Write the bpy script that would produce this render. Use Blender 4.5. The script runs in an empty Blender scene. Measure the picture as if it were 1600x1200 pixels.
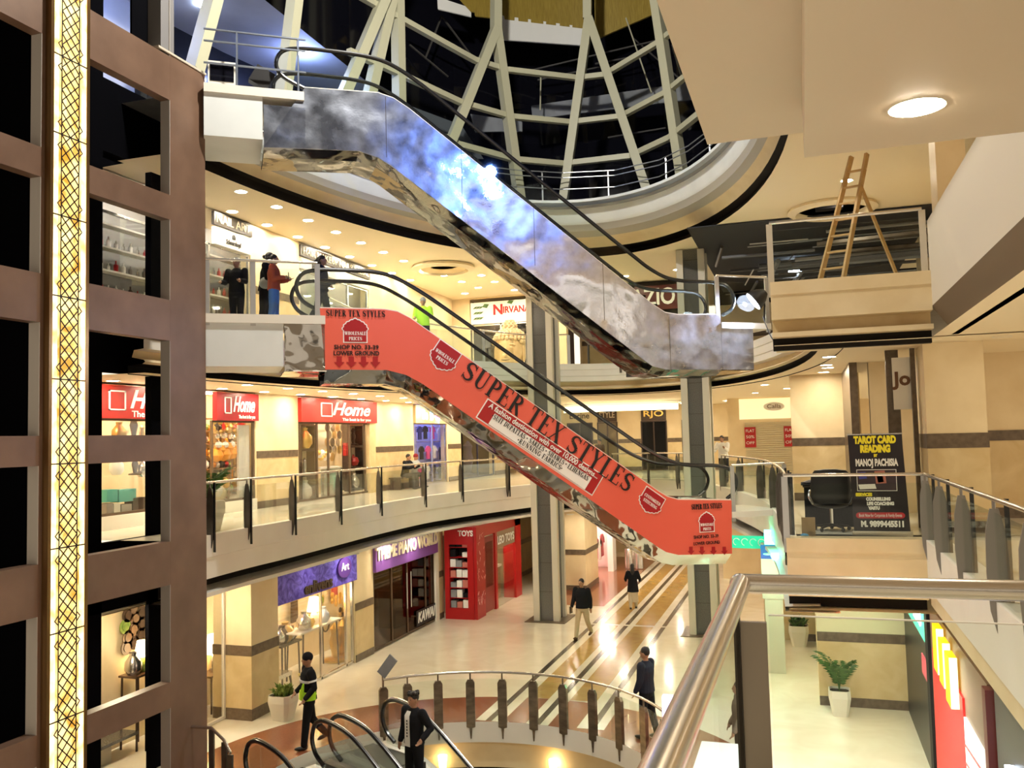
import bpy, bmesh, math, random
from mathutils import Matrix, Vector
random.seed(7)
C = bpy.context.scene
COL = C.collection
# ------------------------------------------------------------ camera, world, exposure
FPX, YAW, PITCH, ROLL = 1378.0, 0.3168, 0.06158, -0.02503
_F = Vector((-math.sin(YAW)*math.cos(PITCH), math.cos(YAW)*math.cos(PITCH), math.sin(PITCH)))
_R0 = Vector((math.cos(YAW), math.sin(YAW), 0)); _U0 = _R0.cross(_F)
_R = math.cos(ROLL)*_R0 + math.sin(ROLL)*_U0
_U = -math.sin(ROLL)*_R0 + math.cos(ROLL)*_U0
cd = bpy.data.cameras.new('camera'); cam = bpy.data.objects.new('camera', cd); COL.objects.link(cam)
cd.sensor_width = 36; cd.lens = FPX/1600*36; cd.clip_start = .05; cd.clip_end = 300
mw = Matrix.Identity(4)
for i in range(3):
    mw[i][0] = _R[i]; mw[i][1] = _U[i]; mw[i][2] = -_F[i]
cam.matrix_world = mw
C.camera = cam
W = bpy.data.worlds.new('hall_ambience'); C.world = W; W.use_nodes = True
W.node_tree.nodes['Background'].inputs[0].default_value = (1.0, .84, .63, 1)
W.node_tree.nodes['Background'].inputs[1].default_value = .5
C.view_settings.view_transform = 'Standard'; C.view_settings.look = 'None'
C.view_settings.exposure = 1.58; C.view_settings.gamma = 1.0; C.view_settings.use_curve_mapping = False
C.cycles.use_denoising = True; C.cycles.max_bounces = 9; C.cycles.diffuse_bounces = 4
C.cycles.glossy_bounces = 4; C.cycles.transparent_max_bounces = 24; C.cycles.sample_clamp_indirect = 6
C.cycles.use_light_tree = True; C.cycles.caustics_reflective = False; C.cycles.caustics_refractive = False

def lamp(name, kind, loc, energy, color, target=None, size=.3, angle=60, blend=.5):
    l = bpy.data.lights.new(name, kind); o = bpy.data.objects.new(name, l); COL.objects.link(o)
    o.location = loc; l.energy = energy; l.color = color
    if kind == 'AREA': l.size = size
    else: l.shadow_soft_size = size
    if kind == 'SPOT': l.spot_size = math.radians(angle); l.spot_blend = blend
    if target is not None:
        o.rotation_euler = (Vector(target)-Vector(loc)).to_track_quat('-Z', 'Y').to_euler()
    return o
# the work light clamped to the upper parapet, bluish white, pointing down across the well
lamp('work_light_beam', 'SPOT', (-.965, 20.543, 2.945), 420, (.62, .72, 1.0), (-4.6, 19.94, .17), .05, 120, .7)
# blue flood lamp on the right rim of the top gallery, aimed at the mirrored escalator
lamp('blue_flood', 'SPOT', (.1, 12.6, 7.9), 520, (.14, .30, 1.0), (-6.2, 17.2, 5.0), .18, 46, .8)
# cold lamps of the top gallery, plus an added warm fill light high in the dome
lamp('gallery_lamp', 'POINT', (-14.0, 14.6, 10.6), 60, (.30, .42, 1.0), size=.25)
lamp('gallery_lamp', 'POINT', (-12.8, 21.0, 10.6), 48, (.34, .46, 1.0), size=.25)
lamp('dome_fill', 'POINT', (-5.5, 13.0, 12.5), 1700, (1., .97, .88), size=.3)

L0, L1, L2, L3 = -6.05, -1.78, 2.5, 6.85
def ray(x, y): return _F + _R*((x-800)/FPX) + _U*((600-y)/FPX)
def onz(x, y, z): d = ray(x, y); return d*(z/d.z)       # where the sight line meets a level
def ony(x, y, v): d = ray(x, y); return d*(v/d.y)       # ... a wall across the mall
def onx(x, y, v): d = ray(x, y); return d*(v/d.x)       # ... a wall along the mall

# ------------------------------------------------------------ materials
MATS = {}
def mat(name, col, rough=.5, metal=0., var=None, scale=6., emit=0., bump=0., bscale=20., ecol=None, spec=.4, detail=5., dist=0., stretch=None, coat=0.):
    if name in MATS: return MATS[name]
    m = bpy.data.materials.new(name); m.use_nodes = True; nt = m.node_tree; b = nt.nodes['Principled BSDF']
    b.inputs['Base Color'].default_value = (*col, 1); b.inputs['Roughness'].default_value = rough
    b.inputs['Metallic'].default_value = metal; b.inputs['Specular IOR Level'].default_value = spec
    if coat: b.inputs['Coat Weight'].default_value = coat; b.inputs['Coat Roughness'].default_value = .08
    tc = None
    def coords(sc):
        nonlocal tc
        if tc is None: tc = nt.nodes.new('ShaderNodeTexCoord')
        mp = nt.nodes.new('ShaderNodeMapping'); nt.links.new(tc.outputs['Object'], mp.inputs[0])
        if stretch: mp.inputs['Scale'].default_value = stretch
        n = nt.nodes.new('ShaderNodeTexNoise'); n.inputs['Scale'].default_value = sc; n.inputs['Detail'].default_value = detail
        n.inputs['Distortion'].default_value = dist
        nt.links.new(mp.outputs[0], n.inputs[0]); return n
    if var is not None:
        n = coords(scale); r = nt.nodes.new('ShaderNodeValToRGB')
        r.color_ramp.elements[0].position = .33; r.color_ramp.elements[1].position = .68
        r.color_ramp.elements[0].color = (*var, 1); r.color_ramp.elements[1].color = (*col, 1)
        nt.links.new(n.outputs[0], r.inputs[0]); nt.links.new(r.outputs[0], b.inputs['Base Color'])
        if emit: nt.links.new(r.outputs[0], b.inputs['Emission Color'])
    if emit:
        b.inputs['Emission Strength'].default_value = emit
        if var is None or ecol: b.inputs['Emission Color'].default_value = (*(ecol or col), 1)
    if bump:
        n = coords(bscale); bp = nt.nodes.new('ShaderNodeBump'); bp.inputs['Strength'].default_value = bump
        bp.inputs['Distance'].default_value = .05
        nt.links.new(n.outputs[0], bp.inputs['Height']); nt.links.new(bp.outputs[0], b.inputs['Normal'])
    MATS[name] = m; return m
def glass(name, tint, refl=.07, rough=.03):
    if name in MATS: return MATS[name]
    m = bpy.data.materials.new(name); m.use_nodes = True; nt = m.node_tree; nt.nodes.clear()
    o = nt.nodes.new('ShaderNodeOutputMaterial'); mx = nt.nodes.new('ShaderNodeMixShader')
    t = nt.nodes.new('ShaderNodeBsdfTransparent'); g = nt.nodes.new('ShaderNodeBsdfGlossy')
    t.inputs[0].default_value = (*tint, 1); g.inputs['Roughness'].default_value = rough
    lw = nt.nodes.new('ShaderNodeLayerWeight'); lw.inputs[0].default_value = .25
    ad = nt.nodes.new('ShaderNodeMath'); ad.operation = 'MULTIPLY_ADD'; ad.inputs[1].default_value = .28; ad.inputs[2].default_value = refl
    nt.links.new(lw.outputs['Fresnel'], ad.inputs[0]); ad.use_clamp = True
    nt.links.new(ad.outputs[0], mx.inputs[0]); nt.links.new(t.outputs[0], mx.inputs[1]); nt.links.new(g.outputs[0], mx.inputs[2])
    nt.links.new(mx.outputs[0], o.inputs[0]); MATS[name] = m; return m

cream = mat('cream_wall', (.80, .66, .43), .45, var=(.72, .57, .34), scale=1.6)
sand = mat('sand_marble', (.70, .55, .31), .35, var=(.60, .44, .22), scale=2.2, dist=.6)
white = mat('white_plaster', (.84, .80, .73), .5, var=(.79, .745, .67), scale=1.2)
ceilm = mat('ceiling_paint', (.90, .77, .54), .6)
band = mat('dark_marble_band', (.16, .115, .075), .3, var=(.10, .07, .045), scale=9)
brown = mat('brown_cladding', (.190, .112, .074), .42, var=(.135, .077, .05), scale=1.3, bump=.04, bscale=60)
bronze = mat('bronze_trim', (.20, .11, .04), .3, .7)
reveal = mat('reveal_board', (.42, .38, .34), .6)
black = mat('black_void', (.002, .002, .003), .9, spec=.03)
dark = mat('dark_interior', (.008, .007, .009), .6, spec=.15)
slot = mat('dark_slot', (.012, .009, .007), .7, spec=.15)
granite = mat('granite', (.125, .115, .10), .16, var=(.075, .07, .064), scale=40, detail=8, spec=.6)
pale = mat('pale_stone_trim', (.55, .49, .39), .4)
steel = mat('brushed_steel', (.62, .58, .53), .24, 1., bump=.02, bscale=90)
dsteel = mat('dark_steel_post', (.16, .14, .125), .34, .85, var=(.11, .095, .08), scale=4)
gsteel = mat('grey_steel_post', (.50, .50, .50), .36, .7)
mirror = mat('mirror_steel', (.66, .66, .68), .09, 1., bump=.16, bscale=1.5, detail=2.5)
mirror2 = mat('scuffed_mirror_steel', (.62, .65, .74), .20, 1., bump=.30, bscale=2.2, detail=6)
def twolobe(name, col, r0, r1, fac, bump, bscale, fine=.012):
    m = bpy.data.materials.new(name); m.use_nodes = True; nt = m.node_tree; nt.nodes.clear(); L = nt.links.new
    o = nt.nodes.new('ShaderNodeOutputMaterial'); mx = nt.nodes.new('ShaderNodeMixShader'); a = nt.nodes.new('ShaderNodeBsdfGlossy'); b = nt.nodes.new('ShaderNodeBsdfGlossy')
    a.inputs['Roughness'].default_value = r0; b.inputs['Roughness'].default_value = r1
    for q in (a, b): q.inputs['Color'].default_value = (*col, 1)
    tc = nt.nodes.new('ShaderNodeTexCoord'); n1 = nt.nodes.new('ShaderNodeTexNoise'); n2 = nt.nodes.new('ShaderNodeTexNoise'); n3 = nt.nodes.new('ShaderNodeTexNoise')
    n1.inputs['Scale'].default_value = bscale; n1.inputs['Detail'].default_value = 1.5; n2.inputs['Scale'].default_value = 2.2; n2.inputs['Detail'].default_value = 8; n3.inputs['Scale'].default_value = 26; n3.inputs['Detail'].default_value = 3
    for q in (n1, n2, n3): L(tc.outputs['Object'], q.inputs[0])
    rp = nt.nodes.new('ShaderNodeMapRange'); rp.inputs[1].default_value = .35; rp.inputs[2].default_value = .7; rp.inputs[3].default_value = max(fac-.3, .02); rp.inputs[4].default_value = min(fac+.3, .98)
    L(n2.outputs[0], rp.inputs[0]); L(rp.outputs[0], mx.inputs[0])
    ad = nt.nodes.new('ShaderNodeMath'); ad.operation = 'MULTIPLY_ADD'; ad.inputs[1].default_value = fine; L(n3.outputs[0], ad.inputs[0]); L(n1.outputs[0], ad.inputs[2])
    bp = nt.nodes.new('ShaderNodeBump'); bp.inputs['Strength'].default_value = bump; bp.inputs['Distance'].default_value = .12; L(ad.outputs[0], bp.inputs['Height'])
    L(bp.outputs[0], a.inputs['Normal']); L(bp.outputs[0], b.inputs['Normal']); L(a.outputs[0], mx.inputs[1]); L(b.outputs[0], mx.inputs[2]); L(mx.outputs[0], o.inputs[0])
    MATS[name] = m; return m
mirror2 = twolobe('scuffed_mirror_sheet', (.64, .67, .78), .05, .36, .5, .75, 1.2, .016)
mirror = twolobe('warped_mirror_sheet', (.62, .60, .58), .03, .14, .25, .9, 1.3, .002)
dmirror = twolobe('dim_mirror_sheet', (.30, .29, .28), .04, .2, .3, .7, 1.3, .002)  # darker copy of the mirror steel, its colour stands in for dark reflections
rubber = mat('black_rubber', (.008, .008, .009), .25, spec=.7)
pane = glass('clear_glass', (.95, .98, .96), .008)
pane2 = glass('shop_glass', (.95, .96, .95), .008)
dglass = mat('dark_window_glass', (.006, .006, .010), .06, spec=.8)
olive = mat('cream_painted_steel', (.50, .475, .33), .45)
yellowp = mat('yellow_slatted_board', (.42, .30, .055), .5, var=(.26, .17, .03), scale=14, stretch=(6, 6, .2))
greyp = mat('grey_sheeting', (.30, .31, .33), .7, var=(.20, .21, .23), scale=1.4)
blueroom = mat('gallery_paint', (.50, .52, .60), .7, var=(.40, .42, .50), scale=.8)
marble = mat('cream_floor_marble', (.88, .82, .68), .16, var=(.80, .72, .57), scale=1.1, dist=1.2, coat=.3)
marble2 = mat('pale_floor_marble', (.80, .76, .63), .17, var=(.72, .66, .52), scale=.8, dist=1, coat=.3)
maroon = mat('maroon_floor_granite', (.27, .088, .038), .16, var=(.235, .074, .032), scale=30, coat=.2)
ochre = mat('ochre_floor_marble', (.50, .31, .080), .18, var=(.41, .235, .055), scale=2.6, dist=.8, coat=.3)
fblack = mat('black_floor_strip', (.045, .032, .022), .2, coat=.2)
lampm = mat('lamp_lens', (1, .90, .66), emit=90, ecol=(1, .87, .65))
lampc = mat('cold_lamp_lens', (.8, .88, 1), emit=40, ecol=(.72, .82, 1.))
trimw = mat('white_trim', (.8, .76, .68), .4)
redban = mat('coral_red_vinyl', (.86, .145, .095), .42, var=(.83, .13, .08), scale=.7)
crim = mat('crimson_vinyl', (.42, .012, .018), .4)
redb = mat('red_panel', (.43, .010, .012), .35)
whitev = mat('white_vinyl', (.92, .90, .86), .45)
blackv = mat('black_vinyl', (.012, .010, .010), .45)
def plain(n, c, r=.55, **k): return mat(n, c, r, **k)
# ------------------------------------------------------------ mesh builder
class MB:
    def __init__(s, M=None): s.v = []; s.f = []; s.M = M
    def p(s, co):
        co = Vector(co)
        s.v.append(s.M @ co if s.M is not None else co); return len(s.v)-1
    def poly(s, pts): s.f.append([s.p(q) for q in pts]); return s
    def box(s, x0, x1, y0, y1, z0, z1):
        i = [s.p((x, y, z)) for z in (z0, z1) for y in (y0, y1) for x in (x0, x1)]
        for a in ((0, 2, 3, 1), (4, 5, 7, 6), (0, 1, 5, 4), (2, 6, 7, 3), (0, 4, 6, 2), (1, 3, 7, 5)): s.f.append([i[k] for k in a])
        return s
    def cbox(s, c, d, rz=0):
        ca, sa = math.cos(rz), math.sin(rz); i = []
        for z in (-.5, .5):
            for y in (-.5, .5):
                for x in (-.5, .5):
                    X, Y = x*d[0], y*d[1]; i.append(s.p((c[0]+X*ca-Y*sa, c[1]+X*sa+Y*ca, c[2]+z*d[2])))
        for a in ((0, 2, 3, 1), (4, 5, 7, 6), (0, 1, 5, 4), (2, 6, 7, 3), (0, 4, 6, 2), (1, 3, 7, 5)): s.f.append([i[k] for k in a])
        return s
    def prism(s, pl, z0, z1):
        n = len(pl); a = [s.p((x, y, z0)) for x, y in pl]; b = [s.p((x, y, z1)) for x, y in pl]
        s.f.append(a[::-1]); s.f.append(b)
        for i in range(n): s.f.append([a[i], a[(i+1) % n], b[(i+1) % n], b[i]])
        return s
    def slabxz(s, pl, y0, y1):            # polygon in local x,z given thickness along local y
        n = len(pl); a = [s.p((x, y0, z)) for x, z in pl]; b = [s.p((x, y1, z)) for x, z in pl]
        s.f.append(a); s.f.append(b[::-1])
        for i in range(n): s.f.append([a[i], b[i], b[(i+1) % n], a[(i+1) % n]])
        return s
    def tube(s, pts, r, n=8, closed=False):
        pts = [Vector(q) for q in pts]; m = len(pts); rr = r if isinstance(r, (list, tuple)) else [r]*m
        rings = []; up = None
        for i, q in enumerate(pts):
            if closed: t = pts[(i+1) % m]-pts[i-1]
            else: t = pts[min(i+1, m-1)]-pts[max(i-1, 0)]
            t.normalize()
            if up is None:
                up = Vector((0, 0, 1)) if abs(t.z) < .9 else Vector((1, 0, 0))
            u = (up-t*up.dot(t)); u.normalize(); w = t.cross(u); up = u
            rings.append([s.p(q+(u*math.cos(2*math.pi*k/n)+w*math.sin(2*math.pi*k/n))*rr[i]) for k in range(n)])
        for i in range(m if closed else m-1):
            A, B = rings[i], rings[(i+1) % m]
            for k in range(n): s.f.append([A[k], A[(k+1) % n], B[(k+1) % n], B[k]])
        if not closed: s.f.append(rings[0][::-1]); s.f.append(rings[-1])
        return s
    def bar(s, a, b, w, d, up=(0, 0, 1)):  # rectangular bar
        a, b = Vector(a), Vector(b); t = (b-a).normalized(); up = Vector(up); u = (up-t*up.dot(t)).normalized(); q = t.cross(u)
        R = []
        for c in (a, b): R.append([s.p(c+q*(sx*w/2)+u*(sy*d/2)) for sx, sy in ((-1, -1), (1, -1), (1, 1), (-1, 1))])
        for k in range(4): s.f.append([R[0][k], R[0][(k+1) % 4], R[1][(k+1) % 4], R[1][k]])
        s.f.append(R[0][::-1]); s.f.append(R[1]); return s
    def lathe(s, prof, c=(0, 0, 0), n=16):
        rings = [[s.p((c[0]+r*math.cos(2*math.pi*k/n), c[1]+r*math.sin(2*math.pi*k/n), c[2]+z)) for k in range(n)] for r, z in prof]
        for A, B in zip(rings, rings[1:]):
            for k in range(n): s.f.append([A[k], A[(k+1) % n], B[(k+1) % n], B[k]])
        s.f.append(rings[0][::-1]); s.f.append(rings[-1]); return s
    def ell(s, c, r, nu=12, nv=8, R=None):
        rings = []
        for j in range(1, nv):
            a = math.pi*j/nv
            ring = []
            for k in range(nu):
                q = Vector((r[0]*math.sin(a)*math.cos(2*math.pi*k/nu), r[1]*math.sin(a)*math.sin(2*math.pi*k/nu), -r[2]*math.cos(a)))
                if R is not None: q = R @ q
                ring.append(s.p(Vector(c)+q))
            rings.append(ring)
        bq, tq = Vector((0, 0, -r[2])), Vector((0, 0, r[2]))
        if R is not None: bq, tq = R @ bq, R @ tq
        b, t = s.p(Vector(c)+bq), s.p(Vector(c)+tq)
        for A, B in zip(rings, rings[1:]):
            for k in range(nu): s.f.append([A[k], A[(k+1) % nu], B[(k+1) % nu], B[k]])
        for k in range(nu):
            s.f.append([b, rings[0][(k+1) % nu], rings[0][k]]); s.f.append([t, rings[-1][k], rings[-1][(k+1) % nu]])
        return s
    def rows(s, rows, closed=False):
        I = [[s.p(q) for q in r] for r in rows]
        for A, B in zip(I, I[1:]):
            n = len(A)
            for k in range(n if closed else n-1): s.f.append([A[k], A[(k+1) % n], B[(k+1) % n], B[k]])
        return s
    def mesh(s, name, W=None, smooth=False):
        me = bpy.data.meshes.new(name)
        vs = s.v if W is None else [W @ q for q in s.v]
        me.from_pydata([tuple(q) for q in vs], [], s.f); me.validate()
        bm = bmesh.new(); bm.from_mesh(me); bmesh.ops.recalc_face_normals(bm, faces=bm.faces); bm.to_mesh(me); bm.free()
        if smooth:
            for p in me.polygons: p.use_smooth = True
            try: me.set_sharp_from_angle(angle=math.radians(38))
            except Exception: pass
        return me
WM = {}
def thing(name, label, cat, loc=(0, 0, 0), rz=0., group=None):
    o = bpy.data.objects.new(name, None); COL.objects.link(o); o.empty_display_size = .2
    o.location = loc; o.rotation_euler = (0, 0, rz)
    WM[o] = Matrix.Translation(Vector(loc)) @ Matrix.Rotation(rz, 4, 'Z')
    tag(o, label, cat, group); return o
def tag(o, label, cat, group=None, kind=None):
    o['label'] = label; o['category'] = cat
    if group: o['group'] = group
    if kind: o['kind'] = kind
    return o
def obj(name, mb, m, parent=None, smooth=False, local=False, label=None):
    # geometry given in world space (or, with local=True, in the thing's own frame)
    Wi = None
    if parent is not None and not local: Wi = WM[parent].inverted()
    o = bpy.data.objects.new(name, mb.mesh(name, Wi, smooth) if isinstance(mb, MB) else mb); COL.objects.link(o)
    if m is not None:
        o.data.materials.clear(); o.data.materials.append(m)
    if parent is not None: o.parent = parent; WM[o] = WM[parent]
    else: WM[o] = Matrix.Identity(4)
    if label: o['label'] = label
    return o
def struct(name, mb, m, smooth=False, label=None, cat=None):
    o = obj(name, mb, m, None, smooth); o['kind'] = 'structure'
    if label: o['label'] = label
    if cat: o['category'] = cat
    return o
def solo(name, mb, m, label, cat, group=None, smooth=False):
    # a thing that is one mesh, its origin at its base
    lo = [min(q[i] for q in mb.v) for i in range(3)]; hi = [max(q[i] for q in mb.v) for i in range(3)]
    c = Vector(((lo[0]+hi[0])/2, (lo[1]+hi[1])/2, lo[2]))
    o = bpy.data.objects.new(name, mb.mesh(name, Matrix.Translation(-c), smooth)); COL.objects.link(o); o.location = c
    o.data.materials.append(m); WM[o] = Matrix.Translation(c); return tag(o, label, cat, group)
def dup(root, loc, rz=None, label=None, group=None):
    r = root.copy(); COL.objects.link(r); r.location = loc
    if rz is not None: r.rotation_euler = (0, 0, rz)
    if label: r['label'] = label
    if group: r['group'] = group
    for ch in list(root.children):
        c = ch.copy(); COL.objects.link(c); c.parent = r
        for g in list(ch.children):
            d = g.copy(); COL.objects.link(d); d.parent = c
    return r
def FR(o, xd, tilt=0.):
    # local x = along the face to the right as seen, y = into the face, z = up; tilt turns the face in its own plane
    x = Vector((xd[0], xd[1], 0)).normalized(); y = Vector((-x.y, x.x, 0)); M = Matrix.Identity(4)
    for i in range(3): M[i][0] = x[i]; M[i][1] = y[i]; M[i][2] = (0, 0, 1)[i]; M[i][3] = o[i]
    return M @ Matrix.Rotation(-tilt, 4, 'Y')
def text(s, M, x, z, size, m, parent, align='CENTER', width=None, ext=.006, y=-.006, bold=0., shear=0., name='lettering', tilt=0., space=1., serif=False):
    cu = bpy.data.curves.new('t', 'FONT'); cu.body = s; cu.size = size; cu.align_x = align; cu.align_y = 'CENTER'
    cu.extrude = ext; cu.offset = bold; cu.shear = shear; cu.space_character = space; cu.resolution_u = 3
    o = bpy.data.objects.new('t', cu); COL.objects.link(o)
    dg = bpy.context.evaluated_depsgraph_get(); dg.update()
    me = bpy.data.meshes.new_from_object(o.evaluated_get(dg)); bpy.data.objects.remove(o)
    xs = [v.co.x for v in me.vertices]
    k = 1.
    if width and xs: k = width/max(max(xs)-min(xs), 1e-4)
    T = Matrix.Identity(4); T[1] = (0, 0, -1, 0); T[2] = (0, 1, 0, 0)
    A = M @ Matrix.Translation((x, y, z)) @ Matrix.Rotation(-tilt, 4, 'Y') @ T @ Matrix.Diagonal((k, 1, 1, 1))
    me.transform(WM[parent].inverted() @ A)
    me.materials.clear(); me.materials.append(m); me.name = name
    q = bpy.data.objects.new(name, me); COL.objects.link(q); q.parent = parent; WM[q] = WM[parent]
    return q
# ------------------------------------------------------------ the shell: edges of the well on each level
def ell_path(cx, yc, a, b, z, y0=7.0, t1=4, n=44, right_y=None):
    pts = [(cx-a, y0, z)] if y0 is not None else []
    for i in range(n+1):
        th = math.pi*(1-i/n)
        if math.degrees(th) < t1: break
        pts.append((cx+a*math.cos(th), yc+b*math.sin(th), z))
    return pts
def outward(pts, rect, z=None):
    x0, y0, x1, y1, c = *rect, Vector((-5.8, 14.0))
    out = []
    for q in pts:
        d = Vector((q[0], q[1]))-c; k = 1e9
        if abs(d.x) > 1e-6: k = min(k, ((x1 if d.x > 0 else x0)-c.x)/d.x)
        if abs(d.y) > 1e-6: k = min(k, ((y1 if d.y > 0 else y0)-c.y)/d.y)
        k = max(k, 1.0); p = c+d*k; out.append((p.x, p.y, q[2] if z is None else z))
    return out
def ring(pts, rect, z):
    a = [(x, y, z) for x, y, _ in pts]; return MB().rows([a, outward(a, rect, z)])
# lowest visible floor with the round opening
RC, RR = (-5.9, 14.45), 3.75
circ = lambda r, z, n=72, a0=0., a1=360.: [(RC[0]+r*math.cos(math.radians(a0+(a1-a0)*i/n)), RC[1]+r*math.sin(math.radians(a0+(a1-a0)*i/n)), z) for i in range(n+1)]
a = circ(5.6, L0); fl = MB()
def sq(pts, rect):
    out = []
    for q in pts:
        d = Vector((q[0]-RC[0], q[1]-RC[1])); k = 1e9
        if abs(d.x) > 1e-6: k = min(k, ((rect[2] if d.x > 0 else rect[0])-RC[0])/d.x)
        if abs(d.y) > 1e-6: k = min(k, ((rect[3] if d.y > 0 else rect[1])-RC[1])/d.y)
        out.append((RC[0]+d.x*k, RC[1]+d.y*k, q[2]))
    return out
fl.rows([a, sq(a, (-16.5, 2, 9, 56))])
struct('floor', fl, marble, label='cream marble floor of the lowest shopping level')
fr = MB().rows([circ(RR, L0), circ(5.6, L0)]); struct('floor_border', fr, maroon, label='maroon stone border around the round opening')
# striped runner in the floor: black lines, cream lines, ochre fields
def inlay(name, m, xs, y0, y1, z):
    b = MB()
    for x0, x1 in xs:
        for (ya, yb) in ((y0, 28.15), (28.35, y1)):
            n = 8
            b.poly([(x0, ya, z), (x1, ya, z), (x1, yb, z), (x0, yb, z)])
    return struct(name, b, m)
inlay('floor_ochre_inlay', ochre, ((-6.38, -5.86), (-5.36, -4.74)), 20.05, 46, L0+.002)
inlay('floor_black_inlay', fblack, ((-6.76, -6.62), (-5.68, -5.54), (-4.50, -4.36)), 18.25, 46, L0+.003)
b = MB()
for x0, x1 in ((-6.98, -6.76), (-6.62, -6.38), (-5.86, -5.68), (-5.54, -5.36), (-4.74, -4.50), (-4.36, -4.16)):
    b.poly([(x0, 18.2, L0+.0015), (x1, 18.2, L0+.0015), (x1, 20.1, L0+.0015), (x0, 20.1, L0+.0015)])
struct('floor_cream_inlay', b, marble)
b = MB().poly([(-9.4, 31.2, L0+.002), (-7.0, 31.2, L0+.002), (-7.0, 44, L0+.002), (-9.4, 44, L0+.002)])
struct('floor_maroon_inlay', b, maroon)
# fascia of the round opening
b = MB().rows([circ(RR, L0+.01), circ(RR, L0-.42)]); struct('trim_5', b, white, True, label='curved white fascia under the round railing')
b = MB().rows([circ(RR, L0-.42), circ(RR+.12, L0-.42), circ(RR+.12, L0-.98)]); struct('trim_6', b, cream, True)
b = MB().rows([circ(RR+.12, L0-.98), circ(RR+.32, L0-.98), circ(RR+.32, L0-1.1)]); struct('trim_7', b, slot, True)
b = MB().rows([circ(RR+.3, L0-1.08), circ(RR+3, L0-1.08)]); struct('ceiling_basement', b, ceilm)
b = MB().rows([circ(RR+2.9, L0-1.0), circ(RR+2.9, L0-5)]); struct('wall_basement', b, cream, True)
b = MB().poly([(RC[0]-7, RC[1]-7, L0-4.3), (RC[0]+7, RC[1]-7, L0-4.3), (RC[0]+7, RC[1]+7, L0-4.3), (RC[0]-7, RC[1]+7, L0-4.3)]); struct('floor_basement', b, marble2)

# level one: irregular edge measured along its railing
E1 = [(-11.2, 13.95), (-11.28, 14.9), (-11.36, 16.3), (-11.36, 17.95), (-11.45, 20.3), (-11.55, 22.8), (-11.5, 25.8), (-11.1, 28.0), (-10.2, 31.2), (-9.2, 33.8), (-7.6, 35.6), (-6.0, 35.9), (-4.4, 34.8), (-2.7, 30.2), (-1.25, 24.8), (-.72, 21.4), (-.46, 18.0), (-.34, 15.4)]
def smooth(pts, k=4):
    out = []
    P = [Vector(q) for q in pts]
    for i in range(len(P)-1):
        p0, p1, p2, p3 = P[max(i-1, 0)], P[i], P[i+1], P[min(i+2, len(P)-1)]
        for j in range(k):
            t = j/k; out.append(tuple(.5*((2*p1)+(p2-p0)*t+(2*p0-5*p1+4*p2-p3)*t*t+(3*p1-p0-3*p2+p3)*t**3)))
    out.append(tuple(P[-1])); return out
E1s = smooth(E1)
R1 = [(x, y, L1) for x, y in E1s]
RECT1 = (-17.6, 3, 9, 48)
struct('floor_middle', ring(R1, RECT1, L1), marble2, label='pale marble floor of the middle shopping level')
b = MB().poly([(1.77, 3, L1), (9, 3, L1), (9, 15.4, L1), (1.77, 15.4, L1)]); b.poly([(-.34, 15.4, L1), (9, 15.4, L1), (9, 16.2, L1), (-.34, 16.2, L1)])
b.poly([(-.36, -4, L1), (9, -4, L1), (9, 4.62, L1), (-.36, 4.62, L1)]); struct('floor_balcony', b, marble2)
def fascia(path2, prof, name, m, smooth_=True):
    # path2: plan points; prof: (offset away from the void, z)
    P = [Vector(q) for q in path2]; rows = []
    for off, z in prof:
        r = []
        for i, q in enumerate(P):
            t = (P[min(i+1, len(P)-1)]-P[max(i-1, 0)]).normalized(); nrm = Vector((-t.y, t.x))   # left of travel = away from the void
            r.append((q.x+nrm.x*off, q.y+nrm.y*off, z))
        rows.append(r)
    return struct(name, MB().rows(rows), m, smooth_)
fascia(E1s, [(.18, L1+.015), (-.03, L1+.015), (-.03, L1-.42), (0, L1-.43), (0, L1-.84), (.12, L1-.86)], 'trim_1', white)
bpy.data.objects['trim_1']['label'] = 'white curved edge of the middle level floor'
fascia(E1s, [(.12, L1-.86), (.5, L1-.88), (.5, L1-1.1)], 'trim_2', slot)
fascia(E1s, [(.5, L1-1.08), (-.06, L1-1.1), (-.06, L1-1.18), (.8, L1-1.19)], 'trim_3', trimw)
struct('ceiling_lower', ring(R1, (-17.6, 3, 9, 48), L1-1.17), ceilm, label='cream ceiling over the lowest level')
# straight edges of level one to the right
def edge_box(name, x0, x1, y0, y1, zs, m): return struct(name, MB().box(x0, x1, y0, y1, *zs), m)
def step_front(pre, F, y, x0, x1, e=0.):
    b = MB().box(x0, x1, y, y+.35, F-.62, F+.02); b.box(x0, x1, y-.012, y, F-.2, F+.02); b.box(x0, x1, y-.012, y, F-.62, F-.3)
    struct('trim_'+pre+'_face', b, cream, label='cream stepped balcony edge facing the well')
    struct('trim_'+pre+'_recess', MB().box(x0, x1, y+.28, y+.4, F-.84, F-.62), sand)
    struct('trim_'+pre+'_shelf', MB().box(x0, x1, y-.03, y+.4, F-.92, F-.84), cream)
    struct('trim_'+pre+'_slot', MB().box(x0, x1, y+.25, y+.4, F-1.12, F-.92), slot)
step_front('middle', L1, 15.4, -.34, 1.77)
step_front('upper', L2, 15.4, -.42, 2.05)
b = MB().box(1.77, 2.1, 3, 15.4, L1-.75, L1+.02); struct('trim_side', b, white, label='plain grey white side edge of the middle level')
b = MB().box(1.8, 2.4, 3, 15.4, L1-1.0, L1-.75); struct('trim_8', b, cream)
b = MB().poly([(-.34, 15.4, L1-1.14), (9, 15.4, L1-1.14), (9, 34, L1-1.14), (-.34, 34, L1-1.14)]); struct('ceiling_passage', b, ceilm)

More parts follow.
